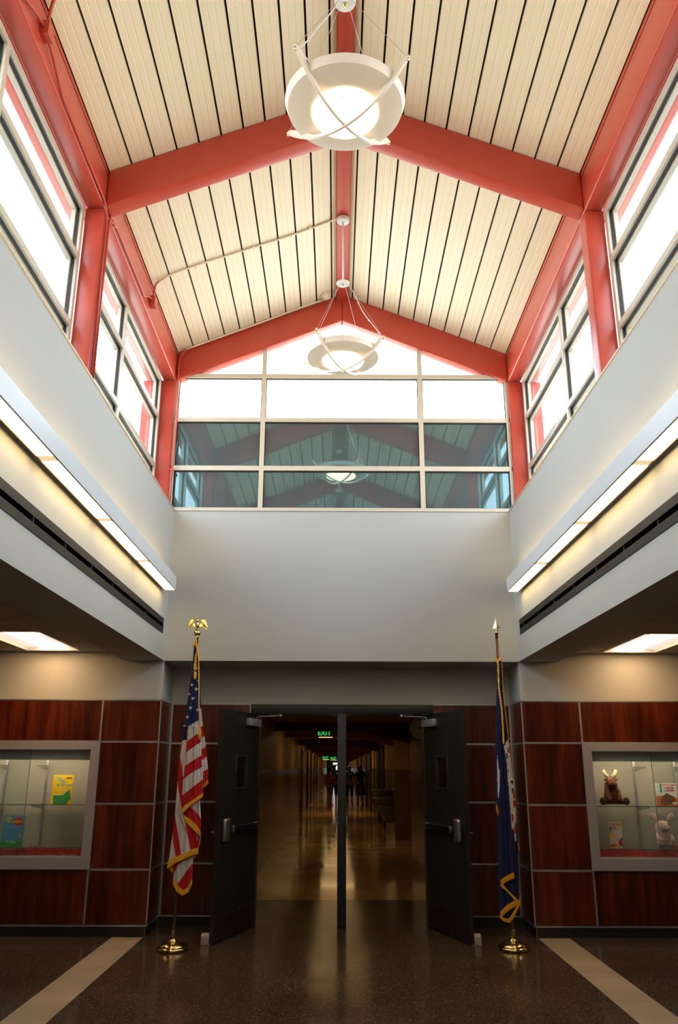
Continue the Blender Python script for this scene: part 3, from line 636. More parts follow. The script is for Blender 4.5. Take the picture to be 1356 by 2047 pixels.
# ---- pendant dish lights
def pendant(y, rot, cordarm, label, zring):
    p = thing('pendant_dish_light', label, 'pendant light', (-.016 if y < 5 else -.002, y, zring), rot, group=None)
    m = M(); m.lathe([(.205, -.036), (.28, -.028), (.356, -.008), (.374, .045), (.370, .046), (.352, -.003), (.28, -.022), (.205, -.030), (.205, -.036)], (0, 0, 0), 72)
    m.build('dish', WHITE2, p, smooth=False)
    for pl in p.children[0].data.polygons: pl.use_smooth = True
    p.children[0].data.set_sharp_from_angle(angle=.45)
    prof = [(.205, -.046)] + [(.205*(1-k/6)+.0, -.046-.012*k-(.006 if k % 2 else 0)) for k in range(1, 6)] + [(0, -.112)]
    prof = [(.206, -.030), (.204, -.042), (.172, -.052), (.170, -.046), (.135, -.058), (.132, -.052), (.095, -.064), (.092, -.058), (.055, -.068), (.05, -.064), (.0, -.070)]
    m = M(); m.lathe(prof, (0, 0, 0), 64); m.build('glass_diffuser', DISHL, p, smooth=True)
    m = M(); m.lathe([(.10, .03), (.16, .02), (.20, -.03), (.205, -.05)], (0, 0, 0), 40); m.lathe([(0, .06), (.09, .06), (.10, .03)], (0, 0, 0), 24); m.build('lamp_housing', WHITE2, p)
    for k in range(3):
        m = M(); a = 2.1*k+.4; m.lathe([(0, -.004), (.005, -.003), (.005, .002)], (.150*math.cos(a), .150*math.sin(a), -.058), 8); m.build('lens_screw', BRASS, p)
    for k in range(3):
        m = M(); a = 2.1*k+1.2; m.lathe([(0, -.004), (.004, -.003), (.004, .002)], (.06*math.cos(a), .06*math.sin(a), -.070), 8); m.build('lens_screw', BRASS, p)
    # two crossing curved blades
    for k, a in enumerate((math.radians(52), math.radians(140.5))):
        m = M(); n = 28; P0, P1 = [], []
        for i in range(n+1):
            t = -1+2*i/n; x = t*.49
            zb = -.135 + .222*abs(t)**2.1
            hgt = .030*(1-abs(t)**1.5)**.6 + .004 if abs(t) < 1 else .004
            hgt = .020+.034*max(0, 1-((abs(t)-.78)/.24)**2)
            if abs(t) > .96: hgt = .006
            P0.append((x, zb)); P1.append((x, zb+hgt))
        v = []; f = []; ca, sa = math.cos(a), math.sin(a); th = .009; dz = -.004*k
        for i in range(n+1):
            for (x, z) in (P0[i], P1[i]):
                for o in (-th, th): v.append((x*ca-o*sa, x*sa+o*ca, z+dz))
        for i in range(n):
            q = 4*i; f += [(q, q+4, q+5, q+1), (q+2, q+3, q+7, q+6), (q, q+2, q+6, q+4), (q+1, q+5, q+7, q+3)]
        f += [(0, 1, 3, 2), (4*n, 4*n+2, 4*n+3, 4*n+1)]
        m.add(v, f); m.build('curved_blade', WHITE2, p)
    # cables, clips, cord, stem and canopies
    ztop = 6.37-zring; zr = 7.158-zring
    m = M(); cl = M(); tips = []
    for a in (math.radians(52), math.radians(140.5)):
        for sg in (-1, 1):
            tp = Vector((sg*.478*math.cos(a), sg*.478*math.sin(a), .080)); tips.append(tp)
            M().tube([tp, Vector((.05*math.cos(a)*sg, .05*math.sin(a)*sg, ztop-.012))], .0016, 5).build('hanging_cable', ALU, p)
            M().tube([tp+Vector((0, 0, -.02)), tp+Vector((0, 0, -.012)), tp+Vector((0, 0, .004)), tp+Vector((0, 0, .03))], [.004, .009, .009, .004], 8).build('cable_clip', BRASS, p)
    m = M(); m.lathe([(0, -.016), (.022, -.015), (.024, -.006), (.068, -.006), (.070, .004), (.03, .012), (0, .012)], (0, 0, ztop), 32); cp = m.build('lower_canopy', WHITE, p)
    m = M(); m.lathe([(0, -.028), (.016, -.026), (.018, -.014), (.0, -.012)], (0, 0, ztop), 16); m.build('hub_nut', BRASS, cp, smooth=True)
    m = M(); m.lathe([(0, -.03), (.058, -.03), (.066, -.02), (.066, .012), (0, .012)], (0, 0, zr-.012), 32); m.build('ceiling_cup', WHITE, p)
    m = M(); m.tube([(0, 0, ztop+.01), (0, 0, zr-.03)], .010, 12); m.build('stem', WHITE, p, smooth=True)
    tp = tips[cordarm]; a0 = Vector((.055*tp.x/.478, .055*tp.y/.478, ztop-.01)); pts = []
    for i in range(13):
        u = i/12; q = a0.lerp(tp*.93+Vector((0, 0, .03)), u); q.z -= .035*math.sin(u*math.pi); q.x += .008*math.sin(u*9); pts.append(q)
    pts += [tp*.86+Vector((.0, 0, .02)), tp*.72+Vector((0, 0, .02)), tp*.45+Vector((0, 0, .05))]
    m = M(); m.tube(pts, .0042, 7)
    for i in (4, 8, 11): m.ball(pts[i], .009, nu=8, nv=6)
    m.build('power_cord', WHITE, p, smooth=True)
    return p
pendant(4.08, 0, 0, 'near white dish pendant light with crossed blades, at the top of the picture', 5.51)
pendant(7.32, math.radians(5.5), 2, 'far white dish pendant light with crossed blades, in front of the glazed gable', 5.515)

# ---- conduits, boxes and the smoke detector
def bez(pts, k=6):
    """round the corners of a polyline"""
    P = [Vector(p) for p in pts]; out = [P[0]]
    for i in range(1, len(P)-1):
        a, b = P[i-1]-P[i], P[i+1]-P[i]; r = min(.06, a.length/2, b.length/2); s, e = P[i]+a.normalized()*r, P[i]+b.normalized()*r
        for j in range(k+1): t = j/k; out.append(s*(1-t)**2+P[i]*2*t*(1-t)+e*t*t)
    out.append(P[-1]); return out
def zr_(x, d=.012): return zc(x)-d
for yb, yx, lab in ((7.45, 7.40, 'cream conduit crossing the left roof slope beyond the middle rafter'), (4.18, 4.1, 'cream conduit crossing the left roof slope at the top of the picture')):
    pts = [(-.069 if yb > 5 else -.084, 7.32 if yb > 5 else 4.08, 7.15), (-.11, yx, zr_(.11))] + [(-x, yx+.02*math.sin(x*3), zr_(x)) for x in (.5, 1.0, 1.5, 1.8)] + [(-1.93, yx+.02, zr_(1.93, .02))]
    m = M(); m.tube(bez(pts), .0105, 8); c = tag(m.build('conduit', CREAMC, smooth=True), lab, 'conduit')
    for x in (.35, .95, 1.55): B(-x-.012, -x+.012, yx-.022, yx+.022, zr_(x)-.014, zr_(x)+.014).build('conduit_strap', CREAMC, c)
    m = M(); m.tube(bez([(-1.93, yx+.02, zr_(1.93, .02)), (-1.965, yb-.02, 6.42), (-1.985, yb, 6.26)]), .0115, 8)
    m.tube(bez([(-1.985, yb-.03, 6.22), (-1.985, yb-.14, 6.20), (-1.995, yb-.3, 6.10), (-1.995, YM+.30 if yb > 5 else 3.0, 6.10), (-1.995, YM+.23 if yb > 5 else 2.9, 6.06)] if yb > 5 else
           [(-1.985, yb-.03, 6.22), (-1.985, yb-.14, 6.20), (-1.995, yb-.35, 6.12), (-1.995, 2.85, 6.10)]), .0105, 8)
    if yb < 5: m.tube(bez([(-1.985, yb+.03, 6.20), (-1.985, yb+.14, 6.18), (-1.996, yb+.4, 6.09), (-1.996, 5.70, 6.085), (-1.994, 5.79, 6.0), (-1.994, 5.80, ZSILL)]), .0105, 8)
    else: m.tube(bez([(-1.995, YM+.23, 6.10), (-1.995, YM+.125, 6.09), (-1.994, YM+.10, 5.95), (-1.994, YM+.10, ZSILL)]), .0105, 8)
    m.build('red_conduit_run', RED, c, smooth=True)
    m = M(); m.box(-2.009, -1.955, yb-.045, yb+.045, 6.165, 6.275); bxx = m.build('junction_box', RED, c, bevel=.003)
    m = M(); m.box(-1.955, -1.951, yb-.048, yb+.048, 6.162, 6.278); m.build('box_cover', RED, bxx)
pts = [(-.245, 8.87, zr_(.24, .03)), (-.36, 8.87, zr_(.36)), (-1.0, 8.885, zr_(1.0, .02)), (-1.75, 8.89, zr_(1.75, .02)), (-1.90, 8.885, zr_(1.9, .025))]
m = M(); m.tube(bez(pts), .0115, 8); c = tag(m.build('conduit', CREAMC, smooth=True), 'cream conduit along the far left rafter to the smoke detector', 'conduit')
m = M(); m.tube(bez([(-1.90, 8.885, zr_(1.9, .025)), (-1.965, 8.885, 6.36), (-1.975, 8.885, 6.2), (-1.980, 8.895, 6.0), (-1.955, 8.90, 5.7), (-1.965, 8.90, 5.3), (-1.975, 8.905, 4.8), (-1.975, 8.905, ZSILL)]), .0105, 8); m.build('red_conduit_run', RED, c, smooth=True)
for z in (4.9, 6.2): B(-2.0, -1.95, 8.893, 8.918, z-.012, z+.012).build('conduit_strap', RED, c)
sd = thing('smoke_detector', 'round cream smoke detector beside the ridge at the far gable', 'smoke detector', (-.205, 8.80, zc(.205)-.004)); sd.rotation_euler = (0, -math.atan(SL), 0)
M().lathe([(0, -.02), (.066, -.02), (.07, -.01), (.07, 0), (0, 0)], (0, 0, 0), 32).build('base', CREAMC, sd)
M().lathe([(0, -.062), (.028, -.062), (.034, -.052), (.036, -.045), (.052, -.040), (.056, -.020), (0, -.02)], (0, 0, 0), 32).build('sensor_head', CREAMC, sd, smooth=False)

# ---- corridor things: exit signs, clock, fountain
def exit_sign(x, y, z, label):
    e = thing('exit_sign', label, 'sign', (x, y, z))
    M().box(-.17, .17, -.025, .025, -.09, .085).build('housing', mat('dark_sign_box', (.05, .05, .04), .5) if 'dark_sign_box' not in bpy.data.materials else bpy.data.materials['dark_sign_box'], e, bevel=.004)
    M().box(-.16, .16, -.02, .02, -.096, -.0905).build('downlight_strip', CORRL, e)
    M().box(-.02, .02, -.02, .02, .085, ZCC-z).build('mount', CHAR, e)
    text('EXIT', .155, (-.03, -.027, 0), 'lettering', EXITG, e, bold=.004)
exit_sign(-.30, 20.0, 2.375, 'green lit EXIT sign left of the centre post, largest in the corridor')
exit_sign(-.57, 45.0, 2.09, 'distant green exit sign, lower left of the far pair'); exit_sign(-.15, 45.6, 2.07, 'distant green exit sign, right of the far pair')
ck = thing('corridor_clock', 'round double-faced clock with black rim on the right corridor wall', 'clock', (1.135, 11.95, 2.135))
M().lathe([(.150, -.028), (.163, -.03), (.166, 0), (.163, .03), (.150, .028), (.148, 0), (.150, -.028)], (0, 0, 0), 48).build('rim', BASEB, ck)
for ch in ck.children: ch.rotation_euler = (math.pi/2, 0, 0)
CF = mat('clock_face', (.85, .78, .66), .4)
o = M().lathe([(0, .02), (.150, .02), (.150, -.02), (0, -.02)], (0, 0, 0), 48).build('face', CF, ck); o.rotation_euler = (math.pi/2, 0, 0)
nums = M
for k in range(1, 13):
    a = math.radians(90-30*k); text(str(k), .042, (.120*math.cos(a), -.0215, .120*math.sin(a)), 'numeral', BASEB, ck)
def hand(a, l, w, nm):
    a = math.radians(90-a); u = Vector((math.cos(a), 0, math.sin(a))); v = Vector((-u.z, 0, u.x))
    M().obox(u*(l/2-.012)+Vector((0, -.024, 0)), u*(l/2+.01), v*w, Vector((0, .001, 0))).build(nm, BASEB, ck)
hand(70, .075, .0045, 'hour_hand'); hand(128, .115, .0035, 'minute_hand')
M().box(.16, 1.43-1.135, -.03, .03, -.03, .03).build('wall_arm', BASEB, ck)
ft = thing('drinking_fountain', 'grey steel two-level drinking fountain on the right corridor wall', 'drinking fountain', (1.315, 21.0, 0))
for (yy, z, nm) in ((-.35, .93, 'low_basin'), (.35, 1.08, 'high_basin')):
    m = M(); m.box(-.48, 0, yy-.22, yy+.22, z-.16, z); b_ = m.build(nm, mat('dull_steel', (.16, .155, .15), .4, .7) if 'dull_steel' not in bpy.data.materials else bpy.data.materials['dull_steel'], ft, bevel=.03, seg=3)
    M().box(-.44, -.05, yy-.18, yy+.18, z-.004, z+.006).build('bowl_rim', STEEL, b_, bevel=.004)
    m = M(); m.tube([(-.43, yy, z), (-.43, yy, z+.05), (-.38, yy, z+.07)], .016, 8); m.ball((-.44, yy, z+.06), .03, nu=10, nv=8); m.build('bubbler', mat('bright_chrome', (.8, .7, .55), .2, 1) if 'bright_chrome' not in bpy.data.materials else bpy.data.materials['bright_chrome'], b_, smooth=True)
m = M(); m.prism([(-.40, .90), (0, .90), (0, .35), (-.16, .35)], -.5, .5, 'y'); m.build('lower_cabinet', bpy.data.materials['dull_steel'], ft)

# ================================================================== DISPLAY CASES
TAUPE = mat('case_frame_taupe', (.36, .335, .33), .45, .15)
def case(s, num):
    side = 'left' if s < 0 else 'right'
    c = thing('display_case', 'wall display case with satin frame and glass shelves in the %s mahogany wall' % side, 'display case', (0, 0, 0))
    fx0, fx1, fz0, fz1 = 2.535, 4.715, .612, 1.862
    def fp(poly):  # mitred frame members in xz
        M().prism([(s*a, b) for a, b in poly], YF-.022, YF+.010, 'y').build('frame_rail', TAUPE, c, bevel=.002, seg=1)
    fp([(fx0, fz1), (fx1, fz1), (CX1, CZ1), (CX0, CZ1)]); fp([(fx0, fz0), (fx1, fz0), (CX1, CZ0), (CX0, CZ0)])
    fp([(fx0, fz0), (fx0, fz1), (CX0, CZ1), (CX0, CZ0)]); fp([(fx1, fz0), (fx1, fz1), (CX1, CZ1), (CX1, CZ0)])
    m = M(); y0, y1 = YF+.015, 9.42; x0, x1 = CX0-.015, CX1+.015
    m.box(s*x0, s*x1, y1, y1+.012, CZ0-.012, CZ1+.014); m.box(s*x0, s*(x0-.012 if False else x0+.0), y0, y1, CZ0, CZ1) if False else None
    m.box(s*(x0-.004), s*(x0+.004), y0, y1, CZ0-.012, CZ1+.014); m.box(s*(x1-.004), s*(x1+.004), y0, y1, CZ0-.012, CZ1+.014)
    m.box(s*x0, s*x1, y0, y1, CZ0-.016, CZ0-.004); m.box(s*x0, s*x1, y0, y1, CZ1+.004, CZ1+.016)
    m.build('case_liner', FABRIC, c)
    M().box(s*(CX0+.0), s*CX1, YF+.075, YF+.083, 1.668, CZ1).build('valance', mat('valance_grey', (.72, .68, .62), .6) if s < 0 else bpy.data.materials['valance_grey'], c)
    for k in range(2):
        xa = CX0+.06+k*.98; M().box(s*xa, s*(xa+.90), YF+.10, YF+.13, 1.735, 1.76).build('case_lamp', CASEL, c)
    for z in (1.225, .808):
        M().box(s*(x0+.01), s*(x1-.01), YF+.09, YF+.43, z-.008, z).build('glass_shelf', SHELFG, c)
        M().box(s*(x0+.01), s*(x1-.01), YF+.086, YF+.0905, z-.0085, z).build('shelf_edge', solid('green_shelf_edge', (.10, .15, .115), .25), c)
    for xs_ in (3.235, 3.68, 4.12):
        m = M(); m.box(s*(xs_-.011), s*(xs_+.011), y1-.012, y1, CZ0, 1.70); st_ = m.build('shelf_standard', ALU, c)
        m = M(); z = .75
        while z < 1.68: m.box(s*xs_-.003, s*xs_+.003, y1-.0135, y1-.011, z, z+.012); z += .026
        m.build('standard_slots', GASKET, st_)
        for z in (1.217, .800, 1.62):
            M().prism([(y1-.012, z), (y1-.012, z-.05), (y1-.03, z-.055), (YF+.12, z-.014), (YF+.12, z)], s*xs_-.0025, s*xs_+.0025, 'x').build('shelf_bracket', ALU, c)
    for z in (1.217, .800): M().box(s*(CX0-.009), s*(CX0+.06), YF+.2, YF+.24, z-.014, z).build('side_clip', ALU, c)
    # sliding glass doors
    M().box(s*(CX0-.01), s*3.63, YF+.030, YF+.035, CZ0, CZ1).build('sliding_pane', GLASS, c)
    M().box(s*3.27, s*(CX1+.01), YF+.048, YF+.053, CZ0, CZ1).build('sliding_pane', GLASS, c)
    eg = mat('green_glass_edge', (.16, .21, .17), .2) if s < 0 else bpy.data.materials['green_glass_edge']
    M().box(s*3.27, s*3.275, YF+.047, YF+.0535, CZ0, CZ1).build('pane_edge', eg, c)
    M().box(s*(CX0-.01), s*(CX1+.01), YF+.022, YF+.062, CZ0-.004, CZ0+.006).build('door_track', ALU, c)
    # paper shred
    m = M(); rnd = random.Random(3+s)
    for i in range(2600):
        x = s*rnd.uniform(CX0+.01, CX1-.02); y = rnd.uniform(YF+.07, y1-.03); a = rnd.uniform(0, 6.28); l = rnd.uniform(.03, .09); base = CZ0+rnd.uniform(0, .02)
        hump = .014+.026*(.5+.5*math.sin(x*9+s))+.012*rnd.random(); z = base
        dx, dy = math.cos(a)*l/4, math.sin(a)*l/4; P = []
        px_, py_, k0 = x, y, rnd.uniform(-.5, .5)
        for j in range(5):
            P.append((px_, py_, z+hump*math.sin(math.pi*j/4)*rnd.uniform(.5, 1.6))); px_ += dx; py_ += dy; ca = math.cos(k0); sa = math.sin(k0); dx, dy = dx*ca-dy*sa, dx*sa+dy*ca
        v = []; w_ = .0016
        for q in P: v += [(max(min(q[0], 4.6), -4.6)-w_, min(q[1], y1-.01), q[2]-w_), (q[0]+w_, min(q[1], y1-.01), q[2]+w_)]
        m.add(v, [(2*j, 2*j+1, 2*j+3, 2*j+2) for j in range(4)])
    o = m.build('paper_shred', SHRED); tag(o, 'red crinkled paper shred lining the bottom of the %s display case' % side, 'paper shred', kind='stuff')
    return c
case(-1, 1); case(1, 2)

# ---- books
YEL, GRN, BLU, RD, WHT, BLK = solid('book_yellow', (.80, .48, .01)), solid('book_green', (.03, .25, .04)), solid('book_blue', (.06, .27, .50)), solid('book_red', (.55, .02, .04)), solid('book_white', (.70, .68, .64)), solid('book_black', (.03, .015, .015))
ORG, BRN, PNK, TEA = solid('book_orange', (.65, .16, .04)), solid('book_brown', (.17, .08, .045)), solid('book_pink', (.72, .42, .36)), solid('book_teal_ink', (.08, .38, .42)); PAGES = solid('book_pages', (.68, .64, .55))
def book(x, y, z, w, h, lean, yaw, cover, label, th=.018):
    b = thing('picture_book', label, 'book', (x, y, z), 0); b.rotation_euler = (-lean, 0, yaw)
    M().box(-w/2, w/2, 0, .002, 0, h).box(-w/2, w/2, th-.002, th, 0, h).box(-w/2, -w/2+.002, 0, th, 0, h).build('cover', cover, b)
    M().box(-w/2+.002, w/2-.004, .002, th-.002, .003, h-.003).build('page_block', PAGES, b)
    return b
def flat(b, poly, m, name='cover_art', y=-.0004, t=.0006):
    M().prism(poly, y-t, y+.0002, 'y').build(name, m, b)
def blob(cx, cz, rx, rz, n=20, j=0, ph=0): return [(cx+rx*math.cos(2*math.pi*i/n+ph)*(1+j*(i % 2)), cz+rz*math.sin(2*math.pi*i/n+ph)*(1+j*(i % 2))) for i in range(n)]
ZA, ZBk = 1.2255, .8085
# yellow reader
b = book(-2.965, 9.14, ZA, .215, .292, .10, .06, YEL, 'yellow picture book with an open green book on its cover, upper shelf of left case')
flat(b, [(-.075, .0), (.06, .0), (.10, .05), (.08, .15), (.01, .085), (-.085, .085)], GRN); flat(b, [(-.085, .085), (.01, .085), (.08, .15), (.08, .158), (.008, .092), (-.085, .091)], WHT)
text('I Can', .034, (-.055, -.0012, .262), 'lettering', TEA, b, bold=.0006); text('Read', .036, (-.02, -.0012, .238), 'lettering', TEA, b, bold=.0006); text('with', .026, (.01, -.0012, .216), 'lettering', TEA, b, bold=.0006); text('My Eyes Shut!', .030, (.02, -.0012, .190), 'lettering', TEA, b, bold=.0006)
text('By Dr. Seuss', .024, (0, -.0012, .035), 'lettering', BLU, b, bold=.0005); flat(b, [(.03, .268), (.09, .268), (.09, .252), (.03, .252)], BRN)
# blue book
b = book(-3.44, 9.14, ZBk, .222, .298, .10, .05, BLU, 'blue picture book with red and yellow title bursts, lower shelf of left case')
flat(b, [(-.111, 0), (.111, 0), (.111, .045), (.03, .058), (-.03, .04), (-.111, .055)], GRN)
flat(b, blob(.047, .240, .050, .042, 26, .14), RD, y=-.0006); flat(b, blob(-.058, .258, .032, .026, 22, .10), YEL, y=-.0006)
text('The', .030, (-.058, -.0018, .258), 'lettering', BRN, b, bold=.0006); text('LORAX', .034, (.047, -.0018, .238), 'lettering', YEL, b, bold=.0012); text('Dr. Seuss', .026, (.0, -.0014, .042), 'lettering', WHT, b, bold=.0008)
for a0, a1, x0, x1 in ((.05, .215, -.095, -.06), (.05, .20, .085, .055)):
    for k in range(9):
        t = k/9; xx = x0+(x1-x0)*t; zz = a0+(a1-a0)*t; flat(b, [(xx-.003, zz), (xx+.003, zz), (xx+.003, zz+.009), (xx-.003, zz+.009)], WHT if k % 2 == 0 else BLK)
for k in range(30):
    a = 2*math.pi*k/30; ca, sa = math.cos(a), math.sin(a); flat(b, [(-.012+.050*ca-.001*sa, .135+.050*sa), (-.012+.068*ca, .135+.068*sa), (-.012+.050*ca+.001*sa, .1355+.050*sa)], WHT)
flat(b, blob(.075, .10, .014, .014, 14, .12), ORG, y=-.0008)
# moose book
b = book(3.465, 9.14, ZA, .225, .225, .08, -.05, WHT, 'square white and orange picture book with a red title, upper shelf of right case')
flat(b, [(-.1125, 0), (.1125, 0), (.1125, .075), (.05, .10), (-.1125, .095)], ORG); flat(b, [(-.08, .03), (-.05, .09), (0, .125), (.05, .10), (.085, .06), (.07, .02), (-.03, .0)], BRN, y=-.0006)
flat(b, [(-.065, .13), (-.045, .13), (-.045, .22), (-.065, .22)], GRN); flat(b, blob(-.08, .185, .02, .018), solid('book_pale_blue', (.5, .6, .68))); flat(b, [(.05, .012), (.105, .012), (.105, .035), (.05, .035)], WHT, y=-.0009)
for j, tline in enumerate(('IF YOU GIVE', 'A MOOSE', 'A MUFFIN')): text(tline, .024, (.03, -.0015, .205-.028*j), 'lettering', RD, b, bold=.0006)
# pig book
b = book(2.885, 9.14, ZBk, .132, .255, .08, -.12, solid('book_cream', (.66, .60, .54)), 'narrow cream picture book bordered by bright balloons, lower shelf of right case')
for (cx, cz, rx, rz, mm) in ((.045, .225, .018, .022, YEL), (.04, .05, .022, .032, RD), (-.05, .11, .018, .028, YEL), (-.055, .16, .012, .016, ORG), (-.052, .19, .014, .016, GRN), (.055, .085, .012, .018, GRN), (-.02, .025, .02, .018, ORG), (-.05, .02, .014, .016, RD), (.01, .02, .014, .014, YEL), (.0, .115, .022, .03, PNK), (.058, .02, .01, .02, BLU)):
    flat(b, blob(cx, cz, rx, rz), mm)
for j, tline in enumerate(('IF YOU GIVE', 'A PIG', 'A PARTY')): text(tline, .017, (-.012, -.0016, .228-.020*j), 'lettering', RD, b, bold=.0004)

# ---- plush animals
PB = noise_vary(mat('brown_plush', (.14, .045, .015), .95), (.10, .03, .010), (.19, .062, .02), (40, 40, 40), 3, .5, 160)
PD = mat('dark_brown_plush', (.05, .02, .010), .95); PT = mat('tan_felt', (.68, .55, .32), .9)
PP = noise_vary(mat('pink_plush', (.76, .47, .41), .95), (.70, .42, .36), (.80, .53, .47), (50, 50, 50), 3, .4, 160); PO = mat('tan_pink_pads', (.50, .25, .13), .9)
# y negative = toward the viewer
mo = thing('plush_moose', 'brown plush moose with tan antlers sitting on the upper shelf of the right case', 'stuffed toy', (2.885, 9.17, ZA), 0); mo.scale = (1.06, 1.0, 1.10)
skin('body', [(0, .01, .055, .062), (0, .0, .12, .060), (0, -.01, .175, .050), (0, -.02, .222, .048), (0, -.058, .198, .050), (0, -.090, .158, .054),
  (-.045, -.01, .165, .026), (-.060, -.05, .10, .024), (-.040, -.075, .035, .024), (.045, -.01, .165, .026), (.062, -.05, .10, .024), (.052, -.075, .035, .024),
  (-.06, -.02, .04, .034), (-.105, -.06, .036, .030), (.06, -.02, .04, .034), (.112, -.06, .036, .030)],
  [(0, 1), (1, 2), (2, 3), (3, 4), (4, 5), (2, 6), (6, 7), (7, 8), (2, 9), (9, 10), (10, 11), (0, 12), (12, 13), (0, 14), (14, 15)], PB, mo)
for s in (-1, 1):
    M().ball((s*.118, -.085, .040), (.032, .022, .036)).build('foot', PD, mo, smooth=True); M().ball((s*.046, -.015, .235), (.022, .010, .012)).build('ear', PB, mo, smooth=True)
    m = M(); m.tube([(s*.022, -.01, .245), (s*.048, -.005, .285), (s*.066, 0, .325)], [.013, .020, .015], 10); m.tube([(s*.030, -.01, .255), (s*.018, -.012, .283)], [.009, .007], 8); m.build('antler', PT, mo, smooth=True)
    M().ball((s*.024, -.062, .232), .005, nu=8, nv=6).build('eye', BLK, mo)
M().ball((.0, -.140, .165), (.012, .006, .006), nu=10, nv=6).build('nose', PD, mo)
pg = thing('plush_pig', 'pale pink plush pig with brown eye patch, lower shelf of the right case', 'stuffed toy', (3.395, 9.18, ZBk), 0); pg.scale = (1.15, 1.05, 1.10)
skin('body', [(0, 0, .05, .060), (0, 0, .10, .056), (0, -.005, .145, .040), (0, -.02, .200, .082), (0, -.065, .185, .048), (0, -.098, .176, .024),
  (-.045, -.01, .13, .024), (-.066, -.05, .085, .023), (-.045, -.08, .06, .022), (.045, -.01, .13, .024), (.066, -.05, .085, .023), (.045, -.08, .06, .022),
  (-.05, -.03, .035, .032), (-.055, -.075, .032, .030), (.05, -.03, .035, .032), (.055, -.075, .032, .030)],
  [(0, 1), (1, 2), (2, 3), (3, 4), (4, 5), (2, 6), (6, 7), (7, 8), (2, 9), (9, 10), (10, 11), (0, 12), (12, 13), (0, 14), (14, 15)], PP, pg)
for s in (-1, 1):
    R_ = Matrix.Rotation(s*-.5, 3, 'Y') @ Matrix.Rotation(.0, 3, 'X')
    M().ball((s*.076, -.02, .272), (.028, .009, .044), rot=Matrix.Rotation(s*.6, 3, 'Y')).build('ear', PP, pg, smooth=True)
    M().ball((s*.045, -.102, .062), (.020, .012, .018)).build('paw_pad', PO, pg, smooth=True); M().ball((s*.056, -.105, .032), (.026, .012, .026)).build('foot_pad', PO, pg, smooth=True)
    M().ball((s*.032, -.084, .216), .005, nu=8, nv=6).build('eye', BLK, pg)
M().ball((.032, -.078, .216), (.014, .006, .014), nu=12, nv=8).build('eye_patch', PO, pg, smooth=True)
m = M(); m.ball((0, -.122, .176), (.022, .008, .016)); sn = m.build('snout', PNK, pg, smooth=True)

